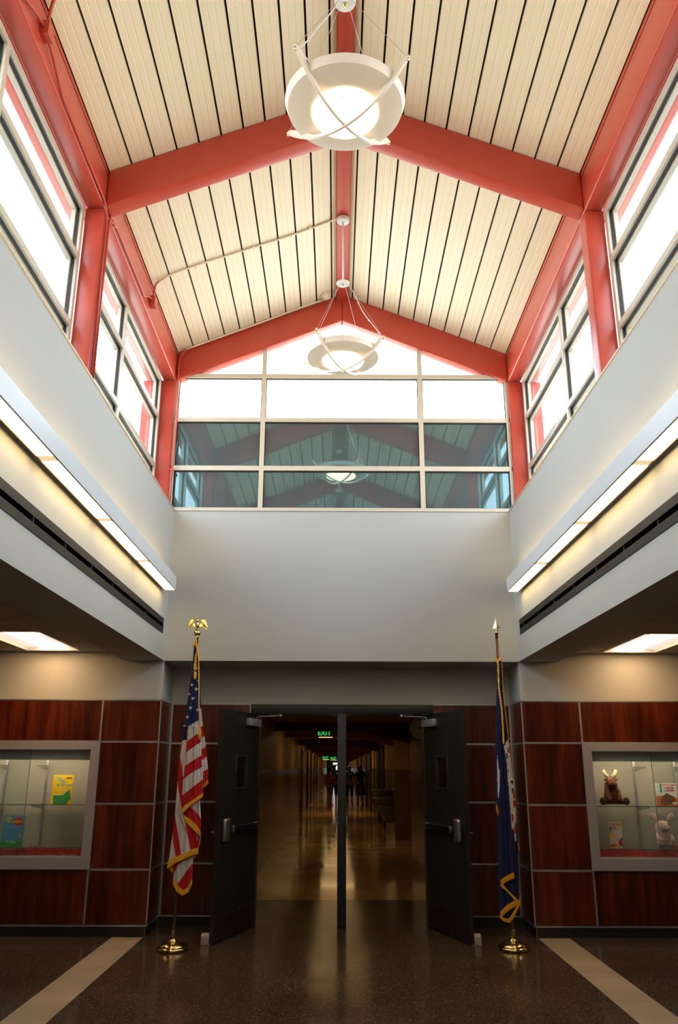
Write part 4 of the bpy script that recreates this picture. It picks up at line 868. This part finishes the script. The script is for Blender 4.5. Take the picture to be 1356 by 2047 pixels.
# ================================================================== FLAGS
FLAGS = {'us':{'A':([(-1.493,2.772),(-1.495,2.709),(-1.497,2.593),(-1.502,2.494),(-1.516,2.38),(-1.528,2.234),(-1.535,2.138),(-1.542,2.058),(-1.558,1.979),(-1.513,1.977),(-1.513,1.838),(-1.514,1.744),(-1.516,1.613),(-1.525,1.49),(-1.532,1.516),(-1.53,1.455),(-1.528,1.342),(-1.523,1.222),(-1.517,1.188),(-1.325,1.343),(-1.328,1.36),(-1.339,1.482),(-1.342,1.561),(-1.341,1.521),(-1.36,1.667),(-1.384,1.916),(-1.395,2.043),(-1.414,2.299),(-1.432,2.544),(-1.44,2.66),(-1.458,2.76)],'blue',[('white',[(-1.383,2.051),(-1.513,1.975),(-1.533,1.963),(-1.525,1.824),(-1.373,1.938)]),('red',[(-1.525,1.824),(-1.373,1.938),(-1.367,1.838),(-1.519,1.729)]),('white',[(-1.519,1.729),(-1.367,1.838),(-1.349,1.718),(-1.524,1.605)]),('red',[(-1.524,1.605),(-1.349,1.718),(-1.336,1.629),(-1.527,1.468)]),('white',[(-1.54,1.468),(-1.466,1.534),(-1.314,1.622),(-1.308,1.51),(-1.536,1.334)]),('red',[(-1.536,1.334),(-1.308,1.51),(-1.299,1.343),(-1.527,1.171)])]),'B':([(-1.547,2.058),(-1.557,1.955),(-1.56,1.849),(-1.57,1.728),(-1.579,1.59),(-1.582,1.513),(-1.583,1.49),(-1.59,1.205),(-1.598,1.018),(-1.61,0.917),(-1.62,0.801),(-1.629,0.727),(-1.349,0.835),(-1.349,0.876),(-1.339,1.019),(-1.423,1.103),(-1.49,1.162),(-1.507,1.308),(-1.481,1.481),(-1.503,1.59),(-1.506,2.058)],'red',[('blue',[(-1.606,2.098),(-1.483,2.098),(-1.469,1.853),(-1.518,1.847),(-1.59,1.841)]),('white',[(-1.582,1.841),(-1.526,1.853),(-1.492,1.822),(-1.507,1.667),(-1.521,1.468),(-1.529,1.468),(-1.544,1.59),(-1.574,1.713)]),('white',[(-1.54,1.586),(-1.52,1.586),(-1.524,1.483)]),('white',[(-1.587,1.499),(-1.568,1.394),(-1.531,1.248),(-1.497,1.137),(-1.452,0.976),(-1.417,0.835),(-1.504,0.801),(-1.541,0.968),(-1.568,1.086),(-1.596,1.196)]),('white',[(-1.604,1.052),(-1.591,0.934),(-1.554,0.776),(-1.633,0.718),(-1.635,0.884)])]),'C':([(-1.443,2.627),(-1.421,2.299),(-1.408,2.059),(-1.395,1.822),(-1.374,1.59),(-1.35,1.517),(-1.344,1.412),(-1.29,1.473),(-1.295,1.534),(-1.288,1.514),(-1.304,1.629),(-1.34,1.854),(-1.366,1.987),(-1.388,2.114),(-1.4,2.218),(-1.419,2.462)],'blue',[('white',[(-1.439,2.178),(-1.371,2.138),(-1.355,1.999),(-1.426,1.948)]),('red',[(-1.426,1.948),(-1.355,1.999),(-1.338,1.901),(-1.419,1.83)]),('white',[(-1.419,1.83),(-1.338,1.901),(-1.32,1.795),(-1.414,1.737)]),('red',[(-1.414,1.737),(-1.32,1.795),(-1.3,1.706),(-1.408,1.629)]),('white',[(-1.408,1.629),(-1.3,1.706),(-1.278,1.598),(-1.402,1.521)]),('red',[(-1.402,1.521),(-1.278,1.598),(-1.25,1.362),(-1.394,1.362)])]),'D':([(-1.52,1.205),(-1.497,1.137),(-1.439,1.078),(-1.339,0.977),(-1.342,1.137),(-1.358,1.283),(-1.372,1.334),(-1.451,1.282)],'red',[('white',[(-1.44,1.239),(-1.348,1.308),(-1.328,1.112),(-1.372,1.171)])]),'D2':([(-1.423,1.103),(-1.397,0.968),(-1.366,0.885),(-1.348,0.885),(-1.334,1.002),(-1.342,1.019)],'red',[('white',[(-1.378,1.019),(-1.362,0.985),(-1.355,0.935),(-1.365,0.943)])]),'E':([(-1.58,0.801),(-1.576,0.719),(-1.572,0.604),(-1.532,0.527),(-1.472,0.499),(-1.442,0.507),(-1.396,0.596),(-1.398,0.752),(-1.392,0.835)],'red',[('white',[(-1.527,0.731),(-1.389,0.826),(-1.387,0.76),(-1.439,0.686),(-1.532,0.555),(-1.58,0.596),(-1.566,0.653)])])},'us_fringe':[('A',[(-1.52,1.218),(-1.491,1.252),(-1.442,1.287),(-1.326,1.365)],[(-1.515,1.175),(-1.479,1.209),(-1.431,1.252),(-1.323,1.33)]),('D',[(-1.508,1.169),(-1.442,1.128),(-1.376,1.078),(-1.335,1.019)],[(-1.516,1.188),(-1.491,1.111),(-1.401,1.031),(-1.337,0.977)]),('D2',[(-1.342,1.019),(-1.337,0.968),(-1.348,0.893)],[(-1.334,1.01),(-1.331,0.952),(-1.346,0.86)]),('B',[(-1.618,0.768),(-1.549,0.797),(-1.47,0.833),(-1.409,0.861),(-1.349,0.878)],[(-1.631,0.694),(-1.554,0.739),(-1.467,0.781),(-1.406,0.81),(-1.344,0.827)]),('Bk',[(-1.632,0.751),(-1.61,0.714),(-1.578,0.694)],[(-1.631,0.692),(-1.607,0.671),(-1.575,0.651)]),('Bk',[(-1.393,0.81),(-1.349,0.828)],[(-1.392,0.768),(-1.353,0.818)]),('E',[(-1.57,0.604),(-1.529,0.551),(-1.473,0.505),(-1.43,0.535),(-1.394,0.604)],[(-1.569,0.559),(-1.534,0.498),(-1.475,0.461),(-1.422,0.491),(-1.391,0.56)]),('C',[(-1.332,1.44),(-1.291,1.489)],[(-1.332,1.405),(-1.283,1.451)])],'stars':[(-1.457,2.541,0.0203),(-1.496,2.507,0.0093),(-1.439,2.423,0.0076),(-1.49,2.38,0.0186),(-1.447,2.339,0.022),(-1.515,2.289,0.0169),(-1.47,2.249,0.0229),(-1.491,2.156,0.0195),(-1.418,2.137,0.0186),(-1.52,2.07,0.0195),(-1.545,1.983,0.0144)],'cord':[(-1.476,2.856),(-1.462,2.776),(-1.443,2.685),(-1.431,2.585),(-1.425,2.495),(-1.412,2.299),(-1.407,2.178),(-1.397,2.067),(-1.383,1.932)],'cord2':[(-1.496,2.76),(-1.489,2.791),(-1.472,2.772),(-1.453,2.735),(-1.457,2.685),(-1.468,2.651),(-1.467,2.581)],'va':([(1.56,2.616),(1.552,2.471),(1.547,2.349),(1.533,2.203),(1.525,2.027),(1.507,1.846),(1.496,1.714),(1.487,1.498),(1.493,1.525),(1.477,1.273),(1.493,1.162),(1.485,0.976),(1.471,0.726),(1.469,0.562),(1.462,0.321),(1.479,0.273),(1.543,0.249),(1.561,0.261),(1.616,0.361),(1.652,0.425),(1.655,0.482),(1.664,0.726),(1.669,0.851),(1.669,0.926),(1.673,1.06),(1.67,1.188),(1.671,1.317),(1.674,1.49),(1.657,1.499),(1.653,1.637),(1.648,1.753),(1.643,1.862),(1.642,1.925),(1.622,2.067),(1.615,2.228),(1.609,2.39),(1.612,2.504),(1.609,2.603),(1.605,2.636)],'navy2',[('white',[(1.584,1.799),(1.627,1.87),(1.641,1.831),(1.672,1.476),(1.603,1.476),(1.605,1.598),(1.597,1.714)]),('white',[(1.608,1.591),(1.683,1.591),(1.67,1.188),(1.652,0.938),(1.639,0.938),(1.639,1.027),(1.614,1.06),(1.612,1.196),(1.608,1.403)]),('white',[(1.516,1.743),(1.52,1.636),(1.525,1.475),(1.503,1.475)]),('white',[(1.511,1.586),(1.533,1.586),(1.521,1.42),(1.503,1.308),(1.502,1.403)]),('red',[(1.62,1.792),(1.638,1.792),(1.638,1.753),(1.617,1.749)]),('red',[(1.599,1.737),(1.621,1.736),(1.617,1.712),(1.599,1.714)]),('green',[(1.601,1.712),(1.623,1.718),(1.616,1.683),(1.601,1.683)]),('green',[(1.62,1.753),(1.639,1.757),(1.637,1.736),(1.623,1.736)]),('dark',[(1.603,1.675),(1.614,1.652),(1.62,1.56),(1.606,1.567),(1.617,1.606)]),('dark',[(1.632,1.481),(1.654,1.49),(1.654,1.447),(1.634,1.46)]),('navy',[(1.636,1.42),(1.661,1.412),(1.656,1.373),(1.635,1.373)]),('red',[(1.646,1.36),(1.672,1.377),(1.666,1.317),(1.648,1.317)]),('green',[(1.648,1.39),(1.662,1.399),(1.662,1.36),(1.646,1.36)]),('red',[(1.642,1.299),(1.67,1.308),(1.669,1.248),(1.647,1.231)]),('red',[(1.617,1.188),(1.639,1.171),(1.64,1.111),(1.618,1.12)]),('red',[(1.635,1.069),(1.661,1.06),(1.658,1.001),(1.643,1.005)]),('dark',[(1.649,1.103),(1.663,1.111),(1.66,1.06),(1.651,1.06)])]),'va_fringe':[('f',[(1.482,0.603),(1.535,0.64),(1.607,0.67)],[(1.486,0.554),(1.542,0.595),(1.612,0.621)]),('f',[(1.486,0.591),(1.529,0.536),(1.575,0.49),(1.646,0.425)],[(1.48,0.55),(1.536,0.504),(1.594,0.441),(1.632,0.405)]),('f',[(1.465,0.337),(1.53,0.393),(1.621,0.441)],[(1.462,0.289),(1.545,0.349),(1.647,0.405)]),('f',[(1.463,0.313),(1.497,0.285),(1.539,0.277),(1.569,0.313),(1.639,0.417),(1.656,0.469)],[(1.459,0.285),(1.487,0.257),(1.545,0.243),(1.59,0.293),(1.652,0.401),(1.658,0.449)]),('f',[(1.478,1.277),(1.489,1.247),(1.498,1.213)],[(1.472,1.23),(1.483,1.187),(1.494,1.16)]),('f',[(1.671,0.922),(1.681,0.892)],[(1.659,0.884),(1.672,0.855)])],'va_cord':[(1.567,2.628),(1.57,2.57),(1.567,2.471),(1.565,2.365),(1.573,2.268),(1.581,2.163),(1.583,2.028),(1.583,1.909),(1.581,1.823)],'va_cord2':[(1.608,2.612),(1.611,2.562),(1.61,2.471),(1.607,2.341),(1.614,2.22),(1.623,2.083),(1.631,1.949),(1.637,1.862)],'va_knot':[(1.564,2.653),(1.575,2.62),(1.606,2.657),(1.586,2.603),(1.559,2.636)]}
PAL = dict(blue=(.013, .022, .10), navy2=(.010, .015, .066), red=(.42, .012, .018), white=(.56, .54, .55), green=(.02, .12, .02), dark=(.03, .015, .012), navy=(.02, .05, .2))
def inside(poly, X, Z):
    r = np.zeros(X.shape, bool); n = len(poly); j = n-1
    for i in range(n):
        xi, zi = poly[i]; xj, zj = poly[j]
        if zi != zj:
            c = ((zi > Z) != (zj > Z)) & (X < (xj-xi)*(Z-zi)/(zj-zi)+xi); r ^= c
        j = i
    return r
def star_pts(cx, cz, r):
    return [(cx+(r if i % 2 == 0 else r*.42)*math.sin(math.pi*i/5+.12), cz+(r if i % 2 == 0 else r*.42)*math.cos(math.pi*i/5+.12)) for i in range(10)]
def sheet(name, outline, default, cols, y, parent, bulge=.022, folds=3, ph=0.0, m=None, stars=(), step=.0035, nx=34, thick=.022):
    zs = [p[1] for p in outline]; z1, z0 = max(zs)-.0005, min(zs)+.0005; n = max(6, int((z1-z0)/step)); P = outline; rows = []
    for k in range(n+1):
        z = z1+(z0-z1)*k/n; xs = []
        for i in range(len(P)):
            (xa, za), (xb, zb) = P[i], P[(i+1) % len(P)]
            if (za > z) != (zb > z): xs.append(xa+(xb-xa)*(z-za)/(zb-za))
        if len(xs) >= 2: rows.append((z, min(xs), max(xs)))
    nz = len(rows); zz = np.array([r[0] for r in rows])[:, None]; xl = np.array([r[1] for r in rows])[:, None]; xr = np.array([r[2] for r in rows])[:, None]
    t = np.linspace(0, 1, nx+1)[None, :]; X = xl+(xr-xl)*t; Z = np.repeat(zz, nx+1, 1); w = np.clip((xr-xl)/.12, .25, 1)
    edge = np.sqrt(np.clip(1-(2*t-1)**2, 0, 1)); u = (z1-Z)/(z1-z0)
    Y = y+bulge*w*(1-edge)+.007*w*np.sin(2*math.pi*(folds*t+.35*u)+ph)*edge+.004*w*np.sin(2*math.pi*(2.3*folds*t-.5*u)+ph*2)*edge
    Yb = Y+.0+thick*w*edge
    v = np.concatenate([np.stack([X, Y, Z], -1).reshape(-1, 3), np.stack([X, Yb, Z], -1).reshape(-1, 3)])
    col = np.zeros(X.shape+(3,)); col[:] = PAL[default] if default else (1, 1, 1)
    for cn, poly in cols: col[inside(poly, X, Z)] = PAL[cn]
    for s_ in stars: col[inside(star_pts(*s_), X, Z)] = (.66, .66, .68)
    W_ = nx+1; f = []
    for i in range(nz-1):
        for j in range(nx): a = i*W_+j; f.append((a, a+W_, a+W_+1, a+1))
    o2 = nz*W_
    for i in range(nz-1):
        for j in range(nx): a = o2+i*W_+j; f.append((a, a+1, a+W_+1, a+W_))
    for i in range(nz-1):
        a = i*W_; f.append((a, a+o2, a+o2+W_, a+W_)); a += nx; f.append((a, a+W_, a+o2+W_, a+o2))
    for j in range(nx): f.append((j, j+1, j+1+o2, j+o2)); a = (nz-1)*W_+j; f.append((a, a+o2, a+o2+1, a+1))
    me = bpy.data.meshes.new(name); me.from_pydata(v.tolist(), [], f); me.materials.append(m or CLOTH)
    if not m:
        ca = me.color_attributes.new('Col', 'FLOAT_COLOR', 'POINT'); cc = np.ones((len(v), 4), np.float32); c1 = col.reshape(-1, 3); cc[:, :3] = np.concatenate([c1, c1]); ca.data.foreach_set('color', cc.ravel())
    me.polygons.foreach_set('use_smooth', [True]*len(me.polygons)); o = bpy.data.objects.new(name, me); C.objects.link(o); o.parent = parent; return o
def fringe(upper, lower, y, parent):
    n = 60
    def samp(P, t):
        L = [0]; 
        for i in range(len(P)-1): L.append(L[-1]+math.dist(P[i], P[i+1]))
        d = t*L[-1]
        for i in range(len(P)-1):
            if d <= L[i+1] or i == len(P)-2:
                q = (d-L[i])/max(L[i+1]-L[i], 1e-9); return (P[i][0]+(P[i+1][0]-P[i][0])*q, P[i][1]+(P[i+1][1]-P[i][1])*q)
    m = M(); v = []; f = []
    for i in range(n+1):
        a, b = samp(upper, i/n), samp(lower, i/n); dy = .0015*(i % 2)
        for q, (k0) in ((a, 0), (((a[0]+b[0])/2, (a[1]+b[1])/2), -.002), (b, .0)): v.append((q[0], y-dy+k0, q[1])); v.append((q[0], y+.008, q[1]))
    for i in range(n):
        q = 6*i; f += [(q, q+2, q+8, q+6), (q+2, q+4, q+10, q+8), (q+1, q+7, q+9, q+3), (q+3, q+9, q+11, q+5), (q, q+6, q+7, q+1), (q+4, q+5, q+11, q+10)]
    f += [(0, 1, 3, 2), (2, 3, 5, 4)]; m.add(v, f); return m.build('gold_fringe', GOLD, parent)
def stand(x, y, topx, label, ztop, name):
    t = thing(name, label, 'flag', (x, y, 0)); 
    M().lathe([(0, 0), (.138, 0), (.147, .010), (.147, .022), (.140, .032), (.128, .036), (.124, .046), (.105, .060), (.070, .072), (.042, .078), (.036, .088), (.030, .092), (.027, .10), (.027, .165), (.030, .168), (.030, .176), (.015, .178), (0, .178)], (0, 0, 0), 56).build('base', BRASS, t, smooth=True)
    t.children[0].data.set_sharp_from_angle(angle=.7)
    M().tube([(0, 0, .17), ((topx-x), 0, ztop)], [.0155, .0135], 12).build('pole', POLEW, t, smooth=True); return t
def setp(o, t): o.location = (-t.location.x, -t.location.y, 0)
# stars and stripes
us = stand(-1.545, 8.306, -1.478, 'American flag with gold fringe and eagle finial beside the left door', 2.80, 'flag_on_stand')
F = FLAGS['us']; ys = dict(A=8.238, B=8.262, C=8.278, D=8.274, D2=8.270, E=8.284)
for k, (ol, dc, cs) in F.items():
    o = sheet('cloth_fold', ol, dc, cs, ys[k], us, folds={'A': 2.2, 'B': 2.0, 'E': 1.5}.get(k, 1.2), ph={'A': .5, 'B': 2.0}.get(k, 1), stars=FLAGS['stars'] if k == 'A' else (), bulge=.022 if k in 'AB' else .012, thick=.02 if k in 'AB' else .008, nx=48 if k in 'AB' else 24); setp(o, us)
for k, up, lo in FLAGS['us_fringe']:
    yy = {'A': 8.226, 'B': 8.248, 'D': 8.250, 'D2': 8.262, 'Bk': 8.288, 'E': 8.270, 'C': 8.270}[k]; o = fringe(up, lo, yy, us); setp(o, us)
def cord(pts, r, y, parent, name='gold_cord', amp=.004, fq=60):
    P = []; n = 90
    L = [0]
    for i in range(len(pts)-1): L.append(L[-1]+math.dist(pts[i], pts[i+1]))
    for k in range(n+1):
        d = L[-1]*k/n; i = max(j for j in range(len(pts)-1) if L[j] <= d+1e-9); q = (d-L[i])/max(L[i+1]-L[i], 1e-9)
        P.append((pts[i][0]+(pts[i+1][0]-pts[i][0])*q, y+amp*math.cos(k*fq/n), pts[i][1]+(pts[i+1][1]-pts[i][1])*q))
    m = M(); m.tube(P, [r*(1+.22*math.sin(k*1.9)) for k in range(n+1)], 8); o = m.build(name, GOLDC, parent, smooth=True); setp(o, parent); return o
cord(FLAGS['cord'], .0062, 8.222, us); cord(FLAGS['cord2'], .010, 8.232, us)
cx, cz = FLAGS['cord'][-1]
m = M(); m.lathe([(0, .03), (.010, .022), (.008, .012), (.013, 0), (.016, -.03), (.015, -.075), (0, -.078)], (cx, 8.222, cz), 14); o = m.build('tassel', GOLDC, us, smooth=True); setp(o, us)
m = M(); m.ball((-1.468, 8.232, 2.56), (.014, .012, .05)); m.ball((-1.462, 8.228, 2.47), (.016, .012, .04)); o = m.build('cord_knot', GOLDC, us, smooth=True); setp(o, us)
# eagle finial
ex, ez = .067, 2.80
eg = thing('tmp', 'x', 'x'); bpy.data.objects.remove(eg)
m = M(); m.lathe([(0, 0), (.016, 0), (.016, .085), (.024, .09), (.024, .098), (.018, .104), (.030, .112), (.036, .13), (.034, .148), (.024, .160), (0, .163)], (ex, 0, ez-.03), 24)
e0 = m.build('finial_ball', BRASS, us, smooth=True); zb = ez+.130
m = M(); m.ball((ex, 0, zb+.055), (.020, .018, .042), nu=14); m.ball((ex-.002, -.004, zb+.10), (.014, .014, .026), nu=12); m.ball((ex-.006, -.008, zb+.130), (.012, .014, .011), nu=12)
m.tube([(ex-.012, -.012, zb+.134), (ex-.026, -.016, zb+.134), (ex-.032, -.016, zb+.127)], [.007, .005, .001], 8); m.tube([(ex-.01, 0, zb+.03), (ex-.013, -.005, zb)], [.010, .006], 8); m.tube([(ex+.01, 0, zb+.03), (ex+.013, -.005, zb)], [.010, .006], 8)
m.ball((ex, .012, zb+.012), (.016, .008, .024), nu=10); m.build('eagle_body', BRASS, e0, smooth=True)
for s in (-1, 1):
    m = M(); outl = [(0.016, .055), (.040, .070), (.052, .082), (.044, .104), (.052, .118), (.070, .118), (.092, .100), (.108, .070), (.118, .030), (.122, .0), (.112, .012), (.106, .008), (.100, .026), (.090, .022), (.084, .038), (.070, .034), (.060, .046), (.040, .040), (.018, .040)]
    outl = [(a*.84, b_) for a, b_ in outl]; m.prism([(ex+s*a, zb+b_) for a, b_ in outl], -.004, .005, 'y')
    for k in range(6): m.tube([(ex+s*(.042+.007*k), -.005, zb+.098-.008*k), (ex+s*(.055+.008*k), -.006, zb+.044-.005*k)], .0025, 5)
    m.tube([(ex+s*a, -.003, zb+b_) for a, b_ in outl[2:10]], .0045, 8)
    m.build('eagle_wing', BRASS, e0, bevel=0)
# blue state flag
va = stand(1.590, 8.360, 1.592, 'blue state flag with gold fringe and spear finial beside the right door', 2.89, 'flag_on_stand')
ol, dc, cs = FLAGS['va']; o = sheet('cloth_fold', ol, dc, cs, 8.262, va, folds=1.7, ph=1.3, nx=60, bulge=.03, thick=.05); setp(o, va)
for k, up, lo in FLAGS['va_fringe']: o = fringe(up, lo, 8.246, va); setp(o, va)
cord(FLAGS['va_cord'], .0085, 8.256, va); cord(FLAGS['va_cord2'], .0035, 8.272, va, 'gold_cord'); cord(FLAGS['va_knot'], .010, 8.300, va, 'cord_knot')
m = M(); m.lathe([(0, 0), (.0155, 0), (.0155, .055), (.021, .058), (.021, .066), (.012, .070), (.020, .082), (.020, .094), (.012, .100), (.010, .108)], (.002, 0, 2.865), 24)
sp0 = m.build('finial_socket', BRASS, va, smooth=True)
m = M(); z = 2.865+.105; m.add([(.002-.036, 0, z), (.002, -.022, z), (.002+.036, 0, z), (.002, .022, z), (.002-.006, 0, z+.085), (.002, -.006, z+.085), (.008, 0, z+.085), (.002, .006, z+.085), (.002, 0, z+.135)],
    [(0, 3, 2, 1), (0, 1, 5, 4), (1, 2, 6, 5), (2, 3, 7, 6), (3, 0, 4, 7), (4, 5, 8), (5, 6, 8), (6, 7, 8), (7, 4, 8)]); m.build('spear_head', BRASS, sp0)

# ================================================================== PEOPLE in the corridor
def person(x, y, facing, skin_c, hair_c, top, bottom, label, h=1.65, skirt=False, arm='down', shoe=None, hat=None, legs='capri'):
    p = thing('person', label, 'person', (x, y, 0), facing); k = h/1.65
    sk = solid('skin_%s' % skin_c, {'warm': (.42, .20, .11), 'tan': (.32, .14, .07)}[skin_c], .6)
    def n(a, b, c, r): return (a*k, b*k, c*k, r*k)
    arms = {'down': ((-.215, .02, 1.10), (-.225, -.04, .86), (.215, .02, 1.10), (.225, -.04, .86)), 'face': ((-.21, .0, 1.10), (-.22, -.04, .86), (.22, -.06, 1.12), (.06, -.20, 1.36)),
            'hold': ((-.20, -.03, 1.12), (-.08, -.24, 1.20), (.20, -.03, 1.12), (.08, -.24, 1.20))}[arm]
    N = [n(0, 0, .92, .125), n(0, 0, 1.10, .115), n(0, .0, 1.30, .125), n(0, 0, 1.40, .075), n(0, -.01, 1.45, .048), n(0, -.015, 1.53, .082), n(0, -.012, 1.60, .070),
         n(-.16, 0, 1.36, .055), n(*arms[0], .042), n(*arms[1], .032), n(arms[1][0], arms[1][1]-.02, arms[1][2]-.08 if arm == 'down' else arms[1][2]+.06, .026),
         n(.16, 0, 1.36, .055), n(*arms[2], .042), n(*arms[3], .032), n(arms[3][0], arms[3][1]-.01, arms[3][2]-.08 if arm == 'down' else arms[3][2]+.06, .026),
         n(-.09, 0, .84, .095), n(-.10, -.02, .48, .060), n(-.10, .02, .10, .042), n(-.10, -.10, .04, .034), n(.09, 0, .84, .095), n(.11, -.02, .48, .060), n(.12, .03, .10, .042), n(.13, -.09, .04, .034)]
    E_ = [(0, 1), (1, 2), (2, 3), (3, 4), (4, 5), (5, 6), (3, 7), (7, 8), (8, 9), (9, 10), (3, 11), (11, 12), (12, 13), (13, 14), (0, 15), (15, 16), (16, 17), (17, 18), (0, 19), (19, 20), (20, 21), (21, 22)]
    skin('body', N, E_, sk, p)
    m = M(); m.ball((0, -.10*k, 1.535*k), (.014, .02, .02), nu=8, nv=6); m.build('nose', sk, p, smooth=True)
    m = M(); m.ball((-.03*k, -.088*k, 1.56*k), .011, nu=8, nv=6).ball((.03*k, -.088*k, 1.56*k), .011, nu=8, nv=6); m.build('eyes', BLK, p)
    g = 1.16
    tN = [n(0, 0, .90, .155), n(0, 0, 1.10, .135), n(0, 0, 1.30, .145), n(0, 0, 1.40, .082), n(-.165, 0, 1.365, .068), n(arms[0][0], arms[0][1], arms[0][2]+.08, .056), n(.165, 0, 1.365, .068), n(arms[2][0], arms[2][1], arms[2][2]+.08, .056)]
    skin('shirt', tN, [(0, 1), (1, 2), (2, 3), (3, 4), (4, 5), (3, 6), (6, 7)], top, p, sub=2)
    if skirt: 
        m = M(); m.lathe([(.14*k, 1.0*k), (.185*k, .90*k), (.20*k, .80*k), (.21*k, .62*k), (.205*k, .44*k), (.19*k, .44*k), (.12*k, .95*k), (.14*k, 1.0*k)], (0, 0, 0), 28); m.build('skirt', bottom, p, smooth=True)
    else:
        zk = {'capri': .36, 'shorts': .56}[legs]
        skin('trousers', [n(0, 0, .95, .140), n(-.095, 0, .82, .115), n(-.105, -.02, .60, .085), n(-.10, -.01, zk, .072), n(.095, 0, .82, .115), n(.11, -.02, .60, .085), n(.11, -.01, zk, .072)], [(0, 1), (1, 2), (2, 3), (0, 4), (4, 5), (5, 6)], bottom, p)
    if hat: 
        m = M(); m.lathe([(0, .14), (.08, .13), (.10, .05), (.105, 0), (.175, -.01), (.175, -.02), (0, -.02)], (0, 0, 1.60*k), 24); m.build('hat', hat, p, smooth=True)
    m = M(); m.ball((0, .02*k, 1.575*k), (.098*k, .098*k, .088*k), nu=16); m.ball((0, .06*k, 1.48*k), (.085*k, .055*k, .11*k), nu=14); m.build('hair', hair_c, p, smooth=True)
    m = M()
    for sx in (-.10, .125): m.ball((sx*k, -.05*k, .045*k), (.046*k, .12*k, .045*k), nu=12)
    m.build('shoes', shoe or BLK, p, smooth=True); return p
DH = solid('dark_hair', (.02, .012, .008)); LH = solid('light_brown_hair', (.10, .055, .02)); KH = solid('grey_shorts_cloth', (.26, .23, .20)); TS = solid('teal_shirt_cloth', (.05, .28, .34)); BKC = solid('black_cloth', (.010, .010, .012)); GS = solid('grey_skirt_cloth', (.045, .038, .030)); RS = solid('red_patterned_cloth', (.36, .08, .08)); RSH = solid('red_shoes', (.5, .03, .015))
person(-.33, 37.6, math.radians(75), 'warm', DH, RS, KH, 'person in red top, pale shorts and red shoes, left in the corridor group', 1.60, arm='hold', shoe=RSH, hat=BKC, legs='shorts')
person(-.14, 39.0, math.radians(180), 'tan', DH, BKC, BKC, 'person in dark clothes behind the one with red shoes', 1.72, legs='capri')
person(.55, 38.4, math.radians(10), 'tan', DH, TS, BKC, 'person in teal shirt and black capri trousers, hand raised to the face', 1.66, arm='face')
person(1.03, 37.8, math.radians(165), 'warm', LH, BKC, GS, 'person in black top and grey skirt, rightmost in the corridor', 1.68, skirt=True)
